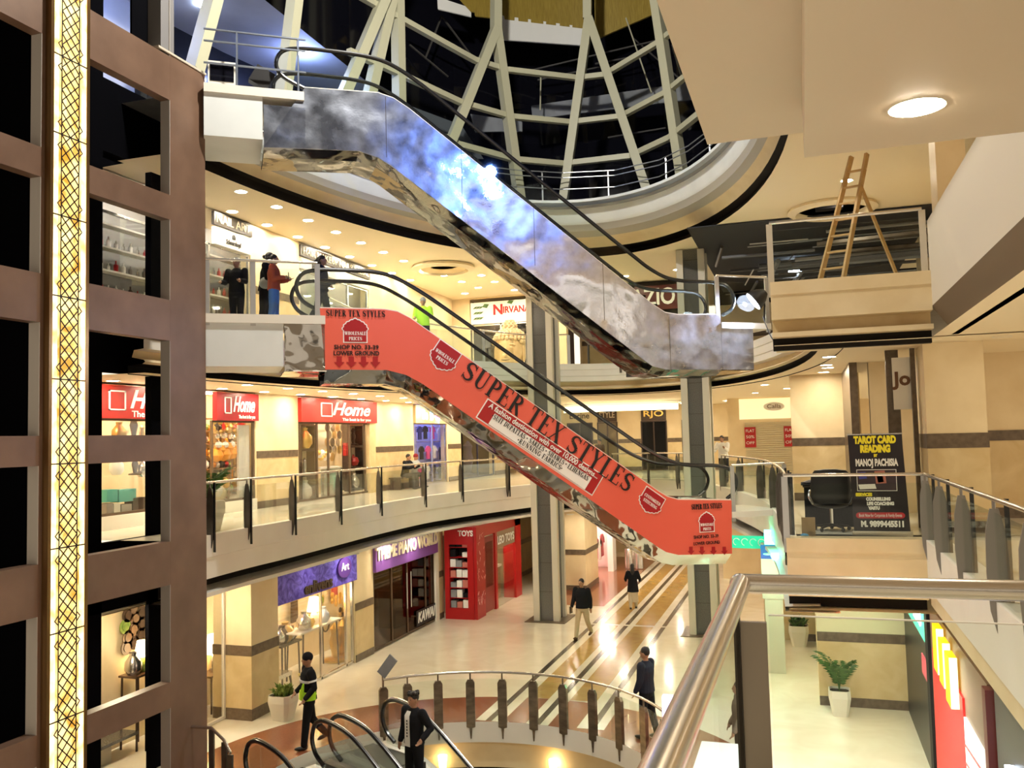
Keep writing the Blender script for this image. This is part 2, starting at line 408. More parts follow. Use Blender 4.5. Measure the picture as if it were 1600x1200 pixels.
# level two
E2 = [(x, y) for x, y, _ in ell_path(-5.85, 15.5, 6.2, 14.6, 0, 13.95, 3)] + [(.33, 15.85)]
R2 = [(x, y, L2) for x, y in E2]
struct('floor_upper', ring(R2, (-17, 3, 9, 44), L2), marble2, label='pale floor of the upper shopping level')
fascia(E2, [(.2, L2+.02), (-.02, L2+.02), (-.02, L2-.18), (.0, L2-.2), (0, L2-.4), (.02, L2-.42), (.02, L2-.58), (.25, L2-.6)], 'trim_9', white)
bpy.data.objects['trim_9']['label'] = 'white curved edge of the upper level floor'
fascia(E2, [(.25, L2-.6), (.3, L2-.74), (.02, L2-.8), (-.02, L2-.84), (.05, L2-.88)], 'trim_10', cream)
fascia(E2, [(.05, L2-.88), (.4, L2-.9), (.4, 1.43)], 'trim_11', slot)
struct('ceiling_middle', ring([(q[0], q[1], 0) for q in E2], (-17, 3, 9, 48), 1.45), ceilm, label='cream ceiling over the middle level')
b = MB().poly([(2.05, 3, 1.47), (12, 3, 1.47), (12, 17, 1.47), (2.05, 17, 1.47)]).poly([(-.4, 15.5, 1.455), (9, 15.5, 1.455), (9, 17, 1.455), (-.4, 17, 1.455)]); struct('ceiling_side', b, ceilm)
# solid parapet running back on the right
b = MB().box(2.05, 2.3, 3, 15.5, 1.95, 3.34); struct('wall_parapet', b, mat('parapet_paint', (.62, .55, .44), .6), label='plain beige parapet wall high on the right')
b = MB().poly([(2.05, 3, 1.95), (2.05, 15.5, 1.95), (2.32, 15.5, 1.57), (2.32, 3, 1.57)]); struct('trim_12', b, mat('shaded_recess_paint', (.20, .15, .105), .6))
struct('trim_13', MB().box(2.3, 2.4, 3, 15.4, 1.47, 1.58), slot)
# overhead slab above the photographer's balcony
b = MB().box(.1, 2.3, -3, 7.05, 2.1, 2.5); struct('ceiling_overhead', b, mat('overhead_paint', (.60, .50, .375), .55), label='beige ceiling slab overhead with one round lamp')
b = MB(); n = 16
edge = [(-.68-.02*math.sin(i/n*math.pi), -3+10.68*i/n) for i in range(n+1)]
b.rows([[(x, y, 2.5) for x, y in edge], [(.3, y, 2.5) for x, y in edge]]); b.rows([[(x, y, 2.5) for x, y in edge], [(x, y, 3.4) for x, y in edge]])
b.poly([(-.68, 7.68, 2.5), (2.3, 7.68, 2.5), (2.3, 7.68, 3.4), (-.68, 7.68, 3.4)]); b.poly([(.3, 7.05, 2.5), (2.3, 7.05, 2.5), (2.3, 7.68, 2.5), (.3, 7.68, 2.5)])
struct('ceiling_overhang', b, bpy.data.materials['overhead_paint'], label='curved beige overhang beside the ceiling slab')

# level three
def e3(a, b_): return [(x, y) for x, y, _ in ell_path(-5.7, 15.0, a, b_, 0, 13.95, 3)] + [(-5.7+a, 13.0), (-5.7+a, 7.0)]
def lerp3(prof, name, m):
    rows = []
    for t, z in prof:
        rows.append([(x, y, z) for x, y in e3(5.75-.45*t, 12.2-1.9*t)])
    return struct(name, MB().rows(rows), m, True)
lerp3([(.72, 6.42), (.78, 6.5), (.86, 6.95), (1.0, 6.98), (1.0, 7.06), (.75, 7.06)], 'trim_14', mat('parapet_white', (.76, .79, .79), .5, var=(.69, .72, .72), scale=1.2))
bpy.data.objects['trim_14']['label'] = 'white oval parapet of the top gallery'
lerp3([(.3, 6.2), (.62, 6.26), (.66, 6.34), (.72, 6.42)], 'trim_15', mat('grey_ledge', (.42, .40, .36), .5))
lerp3([(.0, 5.98), (.1, 6.12), (.3, 6.2)], 'trim_16', cream)
lerp3([(.0, 5.98), (-.35, 5.96), (-.35, 5.7)], 'trim_17', slot)
E3 = e3(5.8, 12.25)
struct('floor_gallery', ring([(q[0], q[1], 0) for q in e3(5.3, 10.3)], (-17, 3, 9, 44), L3), greyp, label='floor of the top gallery')
# ceiling of the upper level; its far right bays are stripped to the ducts
def cutring(pts, rect, z, keep):
    a = [(x, y, z) for x, y, _ in pts]; o = outward(a, rect, z); b = MB()
    for i in range(len(a)-1):
        if keep((Vector(a[i])+Vector(o[i]))/2, a[i]): b.poly([a[i], a[i+1], o[i+1], o[i]])
    return b
struct('ceiling_upper', cutring([(q[0], q[1], 0) for q in E3], (-17, 3, 9, 34), 5.7, lambda m, q: not (m.x > -2.2 and m.y > 16.5 and False)), ceilm, label='cream ceiling of the upper level with rows of downlights')
# walls along the left
def wall_x(name, x, y0, y1, z0, z1, m=cream, holes=(), t=.3):
    b = MB(); hs = sorted(holes); y = y0
    for (h0, h1, g0, g1) in hs:
        if h0 > y: b.box(x-t, x, y, h0, z0, z1)
        if g0 > z0: b.box(x-t, x, h0, h1, z0, g0)
        if g1 < z1: b.box(x-t, x, h0, h1, g1, z1)
        y = h1
    if y < y1: b.box(x-t, x, y, y1, z0, z1)
    return struct(name, b, m)
def wall_y(name, y, x0, x1, z0, z1, m=cream, holes=(), t=.3):
    b = MB(); x = x0
    for (h0, h1, g0, g1) in sorted(holes):
        if h0 > x: b.box(x, h0, y, y+t, z0, z1)
        if g0 > z0: b.box(h0, h1, y, y+t, z0, g0)
        if g1 < z1: b.box(h0, h1, y, y+t, g1, z1)
        x = h1
    if x < x1: b.box(x, x1, y, y+t, z0, z1)
    return struct(name, b, m)
def lowers(name, segs, F, x=None, y=None, t=.012, bz=(1.40, 1.60), lower=True):
    # dark marble band, dark base and sand coloured lower panel along a wall
    d, s_ = MB(), MB()
    for p0, p1 in segs:
        for z0, z1, q, e in ((F+bz[0], F+bz[1], d, t*2), (F, F+.2, d, t*2), (F+.2, F+bz[0], s_, t)):
            if x is not None: q.box(x-.02, x+e, p0, p1, z0, z1)
            else: q.box(p0, p1, y-e, y+.02, z0, z1)
    struct('baseboard_'+name, d, band); struct('trim_'+name, s_, sand)
wall_x('wall_left_middle', -14.5, 8, 46, L1, 1.5, cream, [(13.6, 21.15, L1, 1.45), (23.35, 28.3, L1, 1.45), (31.7, 35.1, L1, 1.45), (36.7, 41.2, L1, .95)])
lowers('left_middle', [(21.2, 23.3), (28.45, 31.6), (35.2, 36.7), (41.2, 46)], L1, x=-14.5)
wall_x('wall_left_upper', -13.3, 8, 33, L2, 5.72, cream, [(11.5, 19.25, L2, 5.7), (21.55, 25.75, L2, 5.7)])
lowers('left_upper', [(19.3, 21.5), (25.8, 28.6)], L2, x=-13.3)
wall_x('wall_left_lower', -11.95, 12, 46, L0, -2.94, cream, [(12.5, 18.05, L0, -2.95), (18.05, 22.0, L0, -2.95), (23.15, 27.75, L0, -2.95), (28.35, 33.2, L0, -2.95)])
lowers('left_lower', [(22.05, 23.1), (27.85, 28.3), (33.3, 46)], L0, x=-11.95)
wall_x('wall_left_gallery', -15.2, 6, 40, L3, 11.4, blueroom, ())
struct('ceiling_gallery', MB().poly([(-17, 3, 10.9), (-12.1, 3, 10.9), (-12.1, 24.9, 10.9), (-17, 24.9, 10.9)]), blueroom, label='pale blue lit ceiling of the top gallery')
wall_y('wall_gallery_end', 25, -15.2, -11.9, L3, 10.9, blueroom)
# far walls
wall_y('wall_far_gallery', 41, -17, 9, L3, 20, black)
wall_y('wall_far_upper', 33.2, -13.6, -8.6, L2, 5.72, cream, [(-12.6, -8.9, L2, 5.65)])
wall_y('wall_far_upper_right', 37, -9, 9, L2, 7.6, cream, [(-5.6, -3.2, L2, 5.3)])
lowers('far_upper', [(-8.9, -5.7), (-3.2, 3)], L2, y=37)
wall_y('wall_far_middle', 44.5, -14.5, 3, L1, 1.5, cream, ())
wall_y('wall_far_lower', 46, -12, 4, L0, -2.9, cream, ())
# granite pillars and other columns
def pillar(x0, x1, y0, y1, z1, label):
    c = ((x0+x1)/2, (y0+y1)/2, L0); t = thing('granite_pillar', label, 'pillar', c)
    b = MB().box(x0, x1, y0, y1, L0+.02, z1); obj('shaft', b, granite, t)
    for x, y in ((x0, y0), (x1, y0), (x0, y1), (x1, y1)):
        obj('corner_trim', MB().box(x-.1, x+.1, y-.1, y+.1, L0+.02, z1), pale, t)
    j = MB(); z = L0+.95
    while z < z1: j.box(x0-.003, x1+.003, y0-.003, y1+.003, z, z+.012); z += .95
    obj('joint_line', j, fblack, t)
    obj('plinth', MB().box(x0-.35, x1+.35, y0-.35, y1+.35, L0+.001, L0+.02), band, t)
    return t
pillar(-8.62, -7.95, 28.4, 29.2, 5.68, 'dark granite pillar nearer the red toy shop')
pillar(-3.40, -2.75, 27.35, 28.1, 5.68, 'dark granite pillar behind the lower end of the red escalator')
# lower left square column with cream cladding
t = thing('square_column', 'cream clad square column with dark bands beside the purple shop', 'column', (-12.2, 17.5, L0))
x0, x1, y0, y1 = -12.75, -11.76, 16.95, 18.0
obj('shaft', MB().box(x0, x1, y0, y1, L0+.25, -2.94), cream, t); obj('base', MB().box(x0-.015, x1+.015, y0-.015, y1+.015, L0, L0+.25), band, t)
obj('lower_panel', MB().box(x0-.008, x1+.008, y0-.008, y1+.008, L0+.25, L0+1.5), sand, t)
obj('middle_band', MB().box(x0-.018, x1+.018, y0-.018, y1+.018, L0+1.4, L0+1.62), band, t)
# right hand building blocks
wall_y('wall_right_middle', 24, -.28, 1.4, L1, 1.46, cream); lowers('right_middle', [(-.28, 1.4)], L1, y=24)
wall_y('wall_right_recess', 20.5, 1.4, 2.9, L1, 1.46, cream)
struct('trim_18', MB().box(1.0, 1.16, 20.3, 23.99, L1, 1.46), band)
b = MB().box(2.02, 2.95, 16.6, 18.2, L1, 1.47); struct('wall_pier', b, cream, label='wide cream pier behind the tarot banner')
b = MB().box(2.005, 2.965, 16.585, 18.2, L1+1.43, L1+1.68).box(2.005, 2.965, 16.585, 18.2, L1, L1+.2); struct('baseboard_pier', b, band)
struct('trim_19', MB().box(2.012, 2.958, 16.592, 18.2, L1+.2, L1+1.43), sand)
wall_y('wall_right_back', 19.4, 2.9, 9, L1, 1.47, cream); lowers('right_back', [(2.96, 9)], L1, y=19.4, bz=(1.5, 1.7))
struct('trim_20', MB().box(1.5, 1.72, 17.6, 17.7, L1, 1.46).box(1.9, 1.98, 17.4, 17.5, L1, 1.46), band)
# lowest level, right side
wall_y('wall_right_lower', 21.0, .1, 1.92, L0, -2.9, mat('greenish_cream', (.74, .70, .46), .45)); lowers('right_lower', [(.1, 1.92)], L0, y=21.0)
wall_y('wall_right_lower_far', 27.2, -1.3, .1, L0, -2.9, sand); lowers('right_lower_far', [(-.55, .1)], L0, y=27.2)
struct('wall_right_corner', MB().box(.1, .4, 21.3, 27.2, L0, -2.9), cream)
wall_y('wall_right_lower_end', 38, -3.4, 4, L0, -2.9, cream)
# upper right corridor
struct('wall_upper_right', MB().box(3.6, 3.9, 15.4, 30, L2, 5.7), cream); struct('wall_upper_right_near', MB().box(2.3, 2.75, 16.0, 16.7, L2, 5.7), cream)
struct('trim_21', MB().box(3.52, 3.6, 18.6, 20.4, L2, 5.6), band)
# ------------------------------------------------------------ the mall behind the viewer, seen in the polished metal
for x in (-13.5, -9.0, -4.6, 4.2): struct('wall_back_pier', MB().box(x-.7, x+.7, -6.5, -5.5, L0, 13), granite)
for F in (L1, L2, L3):
    struct('wall_back_fascia', MB().box(-15, 9, -6.2, -6.0, F-.9, F+.1), white); struct('trim_back', MB().box(-15, 9, -6.25, -6.05, F-1.2, F-.9), slot)
    struct('wall_back_glazing', MB().box(-15, 9, -9.2, -9.0, F+.1, F+2.2), dark)
struct('wall_back_upper', MB().box(-15, 9, -6.9, -6.6, L3+.2, 18), dark)
# ------------------------------------------------------------ serif capitals for the banner
T_, H_ = .165, .058
def arc(cx, cy, rx, ry, a0, a1, n=9): return [(cx+rx*math.cos(math.radians(a0+(a1-a0)*i/n)), cy+ry*math.sin(math.radians(a0+(a1-a0)*i/n))) for i in range(n+1)]
def stem(x, a=0, b=1, w=T_): return [((x, a), (x, b), w)]
SER = {
 'S': (.70, [], [(arc(.36, .735, .235, .225, 20, 200), (.05, .07, .08, .08, .09, .10, .12, .14, .15, .16)), ([(.139, .66), (.22, .58), (.36, .51), (.50, .43), (.575, .34)], (.16, .17, .18, .17, .16)), (arc(.355, .265, .235, .225, 20, -160), (.15, .15, .14, .12, .10, .09, .08, .08, .07, .05))], [((.60, .72), (.60, .97), .04), ((.10, .03), (.10, .30), .04)]),
 'U': (.80, stem(.20, .28) + stem(.62, .28, 1, H_), [(arc(.41, .28, .21, .25, 180, 360), (.16, .15, .13, .11, .09, .08, .07, .06, .06, .06))], [((.04, 1), (.36, 1), .05), ((.50, 1), (.74, 1), .05)]),
 'P': (.66, stem(.20), [(arc(.30, .735, .26, .24, 90, -90), (.06, .08, .11, .14, .16, .16, .14, .11, .08, .06)), ([(.2, .975), (.30, .975)], (.055, .055)), ([(.2, .495), (.30, .495)], (.055, .055))], [((.04, 1), (.2, 1), .05), ((.04, 0), (.37, 0), .05)]),
 'E': (.68, stem(.20), [], [((.04, 1), (.60, 1), .055), ((.04, 0), (.62, 0), .055), ((.2, .52), (.46, .52), .05), ((.60, .80), (.60, 1), .045), ((.62, 0), (.62, .22), .045), ((.46, .42), (.46, .62), .045)]),
 'R': (.76, stem(.20) + [((.36, .50), (.66, .02), .15)], [(arc(.30, .745, .25, .23, 90, -90), (.06, .08, .11, .14, .16, .16, .14, .11, .08, .06)), ([(.2, .975), (.30, .975)], (.055, .055)), ([(.2, .515), (.34, .515)], (.055, .055))], [((.04, 1), (.2, 1), .05), ((.04, 0), (.37, 0), .05), ((.58, 0), (.76, 0), .05)]),
 'T': (.70, stem(.35), [], [((.04, 1), (.66, 1), .055), ((.05, .78), (.05, 1), .045), ((.65, .78), (.65, 1), .045), ((.19, 0), (.51, 0), .05)]),
 'X': (.78, [((.14, 1), (.64, 0), T_), ((.62, 1), (.14, 0), H_)], [], [((.02, 1), (.32, 1), .05), ((.50, 1), (.74, 1), .05), ((.02, 0), (.28, 0), .05), ((.48, 0), (.78, 0), .05)]),
 'Y': (.74, [((.13, 1), (.38, .46), T_), ((.62, 1), (.39, .46), H_)] + stem(.37, 0, .5), [], [((.01, 1), (.30, 1), .05), ((.50, 1), (.74, 1), .05), ((.21, 0), (.53, 0), .05)]),
 'L': (.64, stem(.20), [], [((.04, 1), (.36, 1), .05), ((.04, 0), (.60, 0), .055), ((.60, 0), (.60, .24), .045)]),
 'W': (1.02, [((.12, 1), (.34, 0), T_), ((.56, 1), (.36, 0), H_), ((.52, 1), (.72, 0), T_), ((.92, 1), (.74, 0), H_)], [], [((.0, 1), (.28, 1), .05), ((.8, 1), (1.02, 1), .05), ((.42, 1), (.64, 1), .05)]),
 'H': (.84, stem(.20) + stem(.64), [], [((.2, .52), (.64, .52), .05), ((.04, 1), (.36, 1), .05), ((.04, 0), (.36, 0), .05), ((.48, 1), (.8, 1), .05), ((.48, 0), (.8, 0), .05)]),
 'O': (.80, [], [(arc(.40, .5, .29, .46, 0, 360, 20), tuple(.115+.05*math.cos(math.radians(2*i*18)) for i in range(21)))], []),
 'A': (.78, [((.38, 1), (.14, 0), H_), ((.38, 1), (.66, 0), T_)], [], [((.22, .36), (.55, .36), .05), ((.02, 0), (.28, 0), .05), ((.50, 0), (.80, 0), .05)]),
 'I': (.40, stem(.20), [], [((.04, 1), (.36, 1), .05), ((.04, 0), (.36, 0), .05)]),
 'C': (.72, [], [(arc(.40, .5, .29, .46, 48, 312, 14), tuple(.06+.10*abs(math.sin(math.pi*i/14)) for i in range(15)))], [((.62, .68), (.62, .95), .045)]),
 'M': (1.0, stem(.16, 0, 1, H_) + [((.18, 1), (.48, .05), T_), ((.80, 1), (.50, .05), H_)] + stem(.82), [], [((.02, 1), (.2, 1), .05), ((.04, 0), (.28, 0), .05), ((.66, 0), (.98, 0), .05), ((.8, 1), (.98, 1), .05)]),
 'Z': (.68, [((.56, 1), (.12, 0), T_)], [], [((.08, 1), (.62, 1), .055), ((.06, 0), (.62, 0), .055), ((.09, .8), (.09, 1), .045), ((.61, 0), (.61, .22), .045)]),
 'D': (.80, stem(.20), [(arc(.28, .5, .42, .475, 90, -90, 12), tuple(.055+.11*math.sin(math.pi*i/12) for i in range(13)))], [((.04, 1), (.3, 1), .05), ((.04, 0), (.3, 0), .05)]),
 'N': (.86, stem(.18, 0, 1, H_) + stem(.68, 0, 1, H_) + [((.18, 1), (.68, 0), T_)], [], [((.04, 1), (.24, 1), .05), ((.06, 0), (.30, 0), .05), ((.56, 1), (.80, 1), .05)]),
 'G': (.80, stem(.64, .05, .45), [(arc(.40, .5, .29, .46, 48, 312, 14), tuple(.06+.10*abs(math.sin(math.pi*i/14)) for i in range(15)))], [((.62, .68), (.62, .95), .045), ((.50, .45), (.78, .45), .05)]),
 'F': (.62, stem(.20), [], [((.04, 1), (.58, 1), .055), ((.04, 0), (.37, 0), .05), ((.2, .52), (.46, .52), .05), ((.58, .78), (.58, 1), .045), ((.46, .42), (.46, .62), .045)]),
 'B': (.72, stem(.20), [(arc(.30, .755, .22, .22, 90, -90), (.06, .08, .11, .13, .15, .15, .13, .11, .08, .06)), (arc(.30, .27, .28, .25, 90, -90), (.06, .08, .11, .14, .16, .16, .14, .11, .08, .06)), ([(.2, .975), (.30, .975)], (.055, .055)), ([(.2, .52), (.30, .52)], (.055, .055)), ([(.2, .02), (.30, .02)], (.055, .055))], [((.04, 1), (.2, 1), .05), ((.04, 0), (.2, 0), .05)]),
}
def serif(s, M, x, z, size, m, parent, width=None, y=-.006, tilt=0., name='lettering', weight=1.):
    tot = 0
    for ch in s: tot += (SER[ch][0] if ch in SER else .34)+.06
    tot -= .06; kx = width/tot if width else size
    b = MB(M @ Matrix.Translation((x, y, z)) @ Matrix.Rotation(-tilt, 4, 'Y')); px = -tot/2
    def seg(p, q, w0, w1):
        p, q = Vector((p[0]*kx, (p[1]-.5)*size)), Vector((q[0]*kx, (q[1]-.5)*size)); d = q-p
        if d.length < 1e-6: return
        n = Vector((-d.y, d.x)).normalized()*.5*size*weight
        b.slabxz([tuple(p+n*w0), tuple(q+n*w1), tuple(q-n*w1), tuple(p-n*w0)], -.004, 0)
    for ch in s:
        if ch == '.':
            seg((px+.1, .0), (px+.1, .16), .16, .16)
        elif ch == '*': seg((px+.1, .38), (px+.1, .62), .24, .24)
        elif ch in SER:
            w, st, cv, hv = SER[ch]
            for p, q, t in st+hv: seg((px+p[0], p[1]), (px+q[0], q[1]), t, t)
            for pts, ws in cv:
                for (p, q), (wa, wb) in zip(zip(pts, pts[1:]), zip(ws, ws[1:])): seg((px+p[0], p[1]), (px+q[0], q[1]), wa, wb)
        px += (SER[ch][0] if ch in SER else .34)+.06
    return obj(name, b, m, parent)
# ------------------------------------------------------------ lift tower on the left, with window openings
TX = -10.6
t = thing('lift_tower', 'tall brown clad tower with a grid of window openings at the left edge', 'tower', (-11.6, 11.5, -9))
bands = [(6.25, 7.06), (4.06, 4.51), (1.88, 2.61), (-.23, .21), (-2.40, -1.65), (-4.51, -4.07), (-6.75, -5.95), (-9, -8.4)]
b = MB()
for z0, z1 in bands: b.box(TX-.2, TX-.001, 10.99, 12.92, z0, z1).box(TX-.2, TX-.001, 8.5, 10.10, z0, z1)
for y0, y1 in ((12.92, 13.9), (10.10, 10.99), (7.2, 8.5)): b.box(TX-.2, TX, y0, y1, -9, 7.1)
obj('window_wall', b, brown, t)
obj('cap', MB().box(TX-.22, TX+.02, 12.6, 13.92, 7.1, 7.14), pale, t)
b = MB()
for y, w in ((12.92, .01), (10.10, .01)): obj('reveal', MB().box(TX-.2, TX-.002, y-.012, y+.002, -9, 7.06 if y < 11 else 11), reveal, t)
obj('end_wall', MB().box(-12.7, TX-.2, 14.5, 14.7, -9, 2.0), black, t) if False else None
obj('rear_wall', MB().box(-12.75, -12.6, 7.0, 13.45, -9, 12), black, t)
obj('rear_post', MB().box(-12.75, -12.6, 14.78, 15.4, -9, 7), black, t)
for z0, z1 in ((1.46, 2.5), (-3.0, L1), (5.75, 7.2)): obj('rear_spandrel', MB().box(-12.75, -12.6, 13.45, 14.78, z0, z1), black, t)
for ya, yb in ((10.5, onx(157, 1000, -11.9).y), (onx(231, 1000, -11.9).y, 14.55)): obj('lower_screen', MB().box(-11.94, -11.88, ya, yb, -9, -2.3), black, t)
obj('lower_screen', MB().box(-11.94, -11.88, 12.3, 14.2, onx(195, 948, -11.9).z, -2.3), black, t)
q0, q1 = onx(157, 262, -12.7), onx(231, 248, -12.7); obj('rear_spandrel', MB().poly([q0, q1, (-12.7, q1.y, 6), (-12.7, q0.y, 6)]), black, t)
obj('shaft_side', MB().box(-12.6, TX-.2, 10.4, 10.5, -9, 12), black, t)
obj('upper_post', MB().box(TX-.3, TX-.02, 12.70, 13.05, 7.1, 14), plain('grey_post_paint', (.20, .19, .19), .5), t)
obj('upper_edge', MB().box(TX-.34, TX-.3, 12.3, 12.70, 7.1, 14), black, t)
obj('landing_sill', MB().box(-12.9, -12.6, 13.5, 14.6, L1-.45, L1-.35), reveal, t)
# glowing onyx column
onyx = mat('lit_onyx', (1.0, .78, .30), .4, var=(.45, .20, .02), scale=3.2, emit=.62, detail=3, dist=.8)
onyxe = mat('lit_onyx_edge', (1.0, .84, .44), .4, var=(.80, .40, .07), scale=3.6, emit=1.15, detail=2)
t = thing('light_column', 'glowing yellow onyx light strip with black lattice running up the brown tower', 'light', (TX+.1, 10.57, -9))
zj = [-8.96, -7.7, -6.45, -5.2, -3.95, -2.68, -1.45, -.21, 1.05, 2.3, 3.53, 4.78, 6.0, 7.25, 8.5]
Y0, Y1 = 10.22, 10.86
for z0, z1 in zip(zj, zj[1:]):
    p = obj('onyx_panel', MB().box(TX+.02, TX+.1, Y0+.10, Y1-.10, z0+.008, z1-.008), onyx, t)
    for ya, yb in ((Y0, Y0+.10), (Y1-.10, Y1)): obj('edge_panel', MB().box(TX+.02, TX+.1, ya, yb, z0+.008, z1-.008), onyxe, p)
    l = MB(); X = TX+.104; w = Y1-Y0; mid = (Y0+Y1)/2
    for y in (mid-.17, mid+.17): l.box(X-.004, X+.006, y-.006, y+.006, z0, z1)
    l.box(X-.004, X+.004, Y0, Y1, z1-.010, z1+.010)
    n = 7; dz = (z1-z0)/n
    for k in range(n+1):
        for sgn in (1, -1):
            for off in (0, .5):
                pass
    # crossing diagonals: two sets of parallel lines clipped to the middle field
    hw = .17; st = dz
    for k in range(-3, n+3):
        for sgn in (1, -1):
            za, zb = z0+k*st, z0+k*st+st*2
            pa, pb = [mid-sgn*hw, za], [mid+sgn*hw, zb]
            ext = .26 if k % 4 == 1 else 0
            if za < z0:
                f = (z0-za)/(zb-za); pa = [pa[0]+(pb[0]-pa[0])*f, z0]
            if zb > z1:
                f = (z1-za)/(zb-za); pb = [mid-sgn*hw+2*sgn*hw*f, z1]
            if pb[1] > pa[1]+.01: l.bar((X, pa[0], pa[1]), (X, pb[0], pb[1]), .015, .012, (1, 0, 0))
    for k in (1, n-1):
        zc = z0+k*dz
        for sg in (-1, 1):
            e = mid+sg*(hw+.07)
            l.bar((X, mid+sg*hw, zc-dz*.4), (X, e, zc), .013, .012, (1, 0, 0)); l.bar((X, e, zc), (X, mid+sg*hw, zc+dz*.4), .013, .012, (1, 0, 0))
    obj('lattice', l, blackv, p)
for ya, yb in ((Y0-.06, Y0), (Y1, Y1+.06)): obj('side_trim', MB().box(TX, TX+.11, ya, yb, -9, 8.6), bronze, t)

# ------------------------------------------------------------ top gallery: lattice of painted steel, dark beyond
CE, AE, BE = (-5.7, 15.0), 5.85, 12.3
def oncyl(x, y, a=AE, b=BE):
    d = ray(x, y); A = (d.x/a)**2+(d.y/b)**2; B = 2*(-CE[0]*d.x/a/a-CE[1]*d.y/b/b); c = (CE[0]/a)**2+(CE[1]/b)**2-1
    return d*((-B+math.sqrt(max(B*B-4*A*c, 0)))/(2*A))
t = thing('steel_lattice', 'cream painted steel lattice of leaning struts rising around the dark upper well', 'lattice', (CE[0], CE[1]+BE, L3))
up = lambda q: (q[0]-CE[0], (q[1]-CE[1])/4, 0)
for (xa, ya, xb, yb) in ((775, 45, 813, 318), (775, 45, 700, 232), (920, 30, 879, 322), (920, 30, 1014, 308), (1024, -6, 1067, 284), (621, -10, 624, 175), (604, -10, 536, 150), (613, -10, 577, 150), (462, -10, 441, 160), (336, -10, 303, 112), (775, 45, 776, -200), (918, 30, 917, -200)):
    if 0 > ya: xa, ya = xa-(xb-xa)*(ya+200)/(yb-ya), -200
    pa, pb = oncyl(xa, ya), oncyl(xb, yb); obj('strut', MB().bar(pa, pb, .27, .3, up(pa)), olive, t)
def ringrow(pts, w, d, name, m=olive):
    P = [oncyl(*q) for q in pts]; b = MB()
    for p, q in zip(P, P[1:]): b.bar(p, q, w, d, (0, 0, 1))
    return obj(name, b, m, t)
ringrow(((560, -8), (600, 15), (742, 94), (790, 109), (902, 122), (945, 117), (1030, 66), (1055, 45)), .16, .16, 'ring_beam')
ringrow(((545, 80), (600, 104), (720, 160), (797, 182), (891, 191), (970, 182), (1040, 145), (1085, 108)), .16, .16, 'ring_beam')
ringrow(((690, 212), (717, 226), (803, 249), (880, 256), (985, 244), (1047, 215), (1105, 168)), .17, .17, 'ring_beam')
t = thing('gallery_railing', 'thin steel railing of the top gallery behind the steel lattice', 'railing', (-5.7, 26.5, L3))
for off in (0, 8, 26):
    P = [oncyl(x, y+off, 5.5, 11.6) for x, y in ((740, 258), (810, 266), (880, 270), (960, 266), (1030, 250), (1075, 228), (1112, 200))]
    obj('rail', MB().tube(P, .018, 6), gsteel, t)
for x, y in ((745, 259), (847, 268), (950, 267), (1040, 246), (1108, 203)):
    q = oncyl(x, y, 5.5, 11.6); obj('post', MB().box(q.x-.02, q.x+.02, q.y-.02, q.y+.02, L3, q.z), gsteel, t)
# dark glazing and unfinished panels behind the lattice
def cylpatch(name, m, quad, a, b, th=.06, n=8):
    (xa, ya), (xb, yb), (xc, yc), (xd, yd) = quad; r0, r1 = [], []
    for i in range(n+1):
        f = i/n; r0.append(oncyl(xa+(xb-xa)*f, ya+(yb-ya)*f, a, b)); r1.append(oncyl(xd+(xc-xd)*f, yd+(yc-yd)*f, a, b))
    bk = lambda r: [(CE[0]+(q.x-CE[0])*(1+th/6), CE[1]+(q.y-CE[1])*(1+th/12), q.z) for q in r]
    return struct(name, MB().rows([bk(r0), r0, r1, bk(r1)]), m)
n = 40
rows = [[(CE[0]+9.6*math.cos(math.radians(a)), CE[1]+17*math.sin(math.radians(a)), z) for a in [360*i/n for i in range(n+1)]] for z in (L3-.2, 19)]
struct('window_1', MB().rows(rows), dglass, label='dark glazing behind the steel lattice')
struct('ceiling_dome', MB().poly([(-18, 0, 18.5), (10, 0, 18.5), (10, 42, 18.5), (-18, 42, 18.5)]), black)
t = thing('hung_panels', 'yellow slatted boards, white boards and grey sheets hung behind the steel lattice', 'panels', (-5.7, 30.2, 12))
def patch(name, m, quad, a=7.3, b=14.6):
    (xa, ya), (xb, yb), (xc, yc), (xd, yd) = quad; r0, r1 = [], []
    for i in range(9):
        f = i/8; r0.append(oncyl(xa+(xb-xa)*f, ya+(yb-ya)*f, a, b)); r1.append(oncyl(xd+(xc-xd)*f, yd+(yc-yd)*f, a, b))
    bk = lambda r: [(q.x, q.y+.08, q.z) for q in r]
    return obj(name, MB().rows([bk(r0), r0, r1, bk(r1), bk(r0)]), m, t)
patch('yellow_board', yellowp, ((725, -160), (920, -160), (915, 45), (742, 25)))
patch('yellow_board', yellowp, ((925, -160), (1060, -160), (1030, 18), (930, 62)))
patch('yellow_board', yellowp, ((690, -30), (770, -30), (768, 22), (735, 18)))
patch('white_board', whitev, ((783, 24), (912, 42), (910, 71), (786, 62)))
patch('white_board', whitev, ((683, -5), (735, 12), (735, 26), (684, 14)))
patch('grey_sheet', greyp, ((830, 165), (1120, 122), (1120, 150), (832, 186)))
patch('grey_sheet', greyp, ((735, 178), (815, 190), (815, 205), (742, 206)))
patch('grey_sheet', mat('dim_sheet', (.10, .11, .13), .8), ((600, 150), (720, 195), (755, 248), (700, 250)))
b = MB()
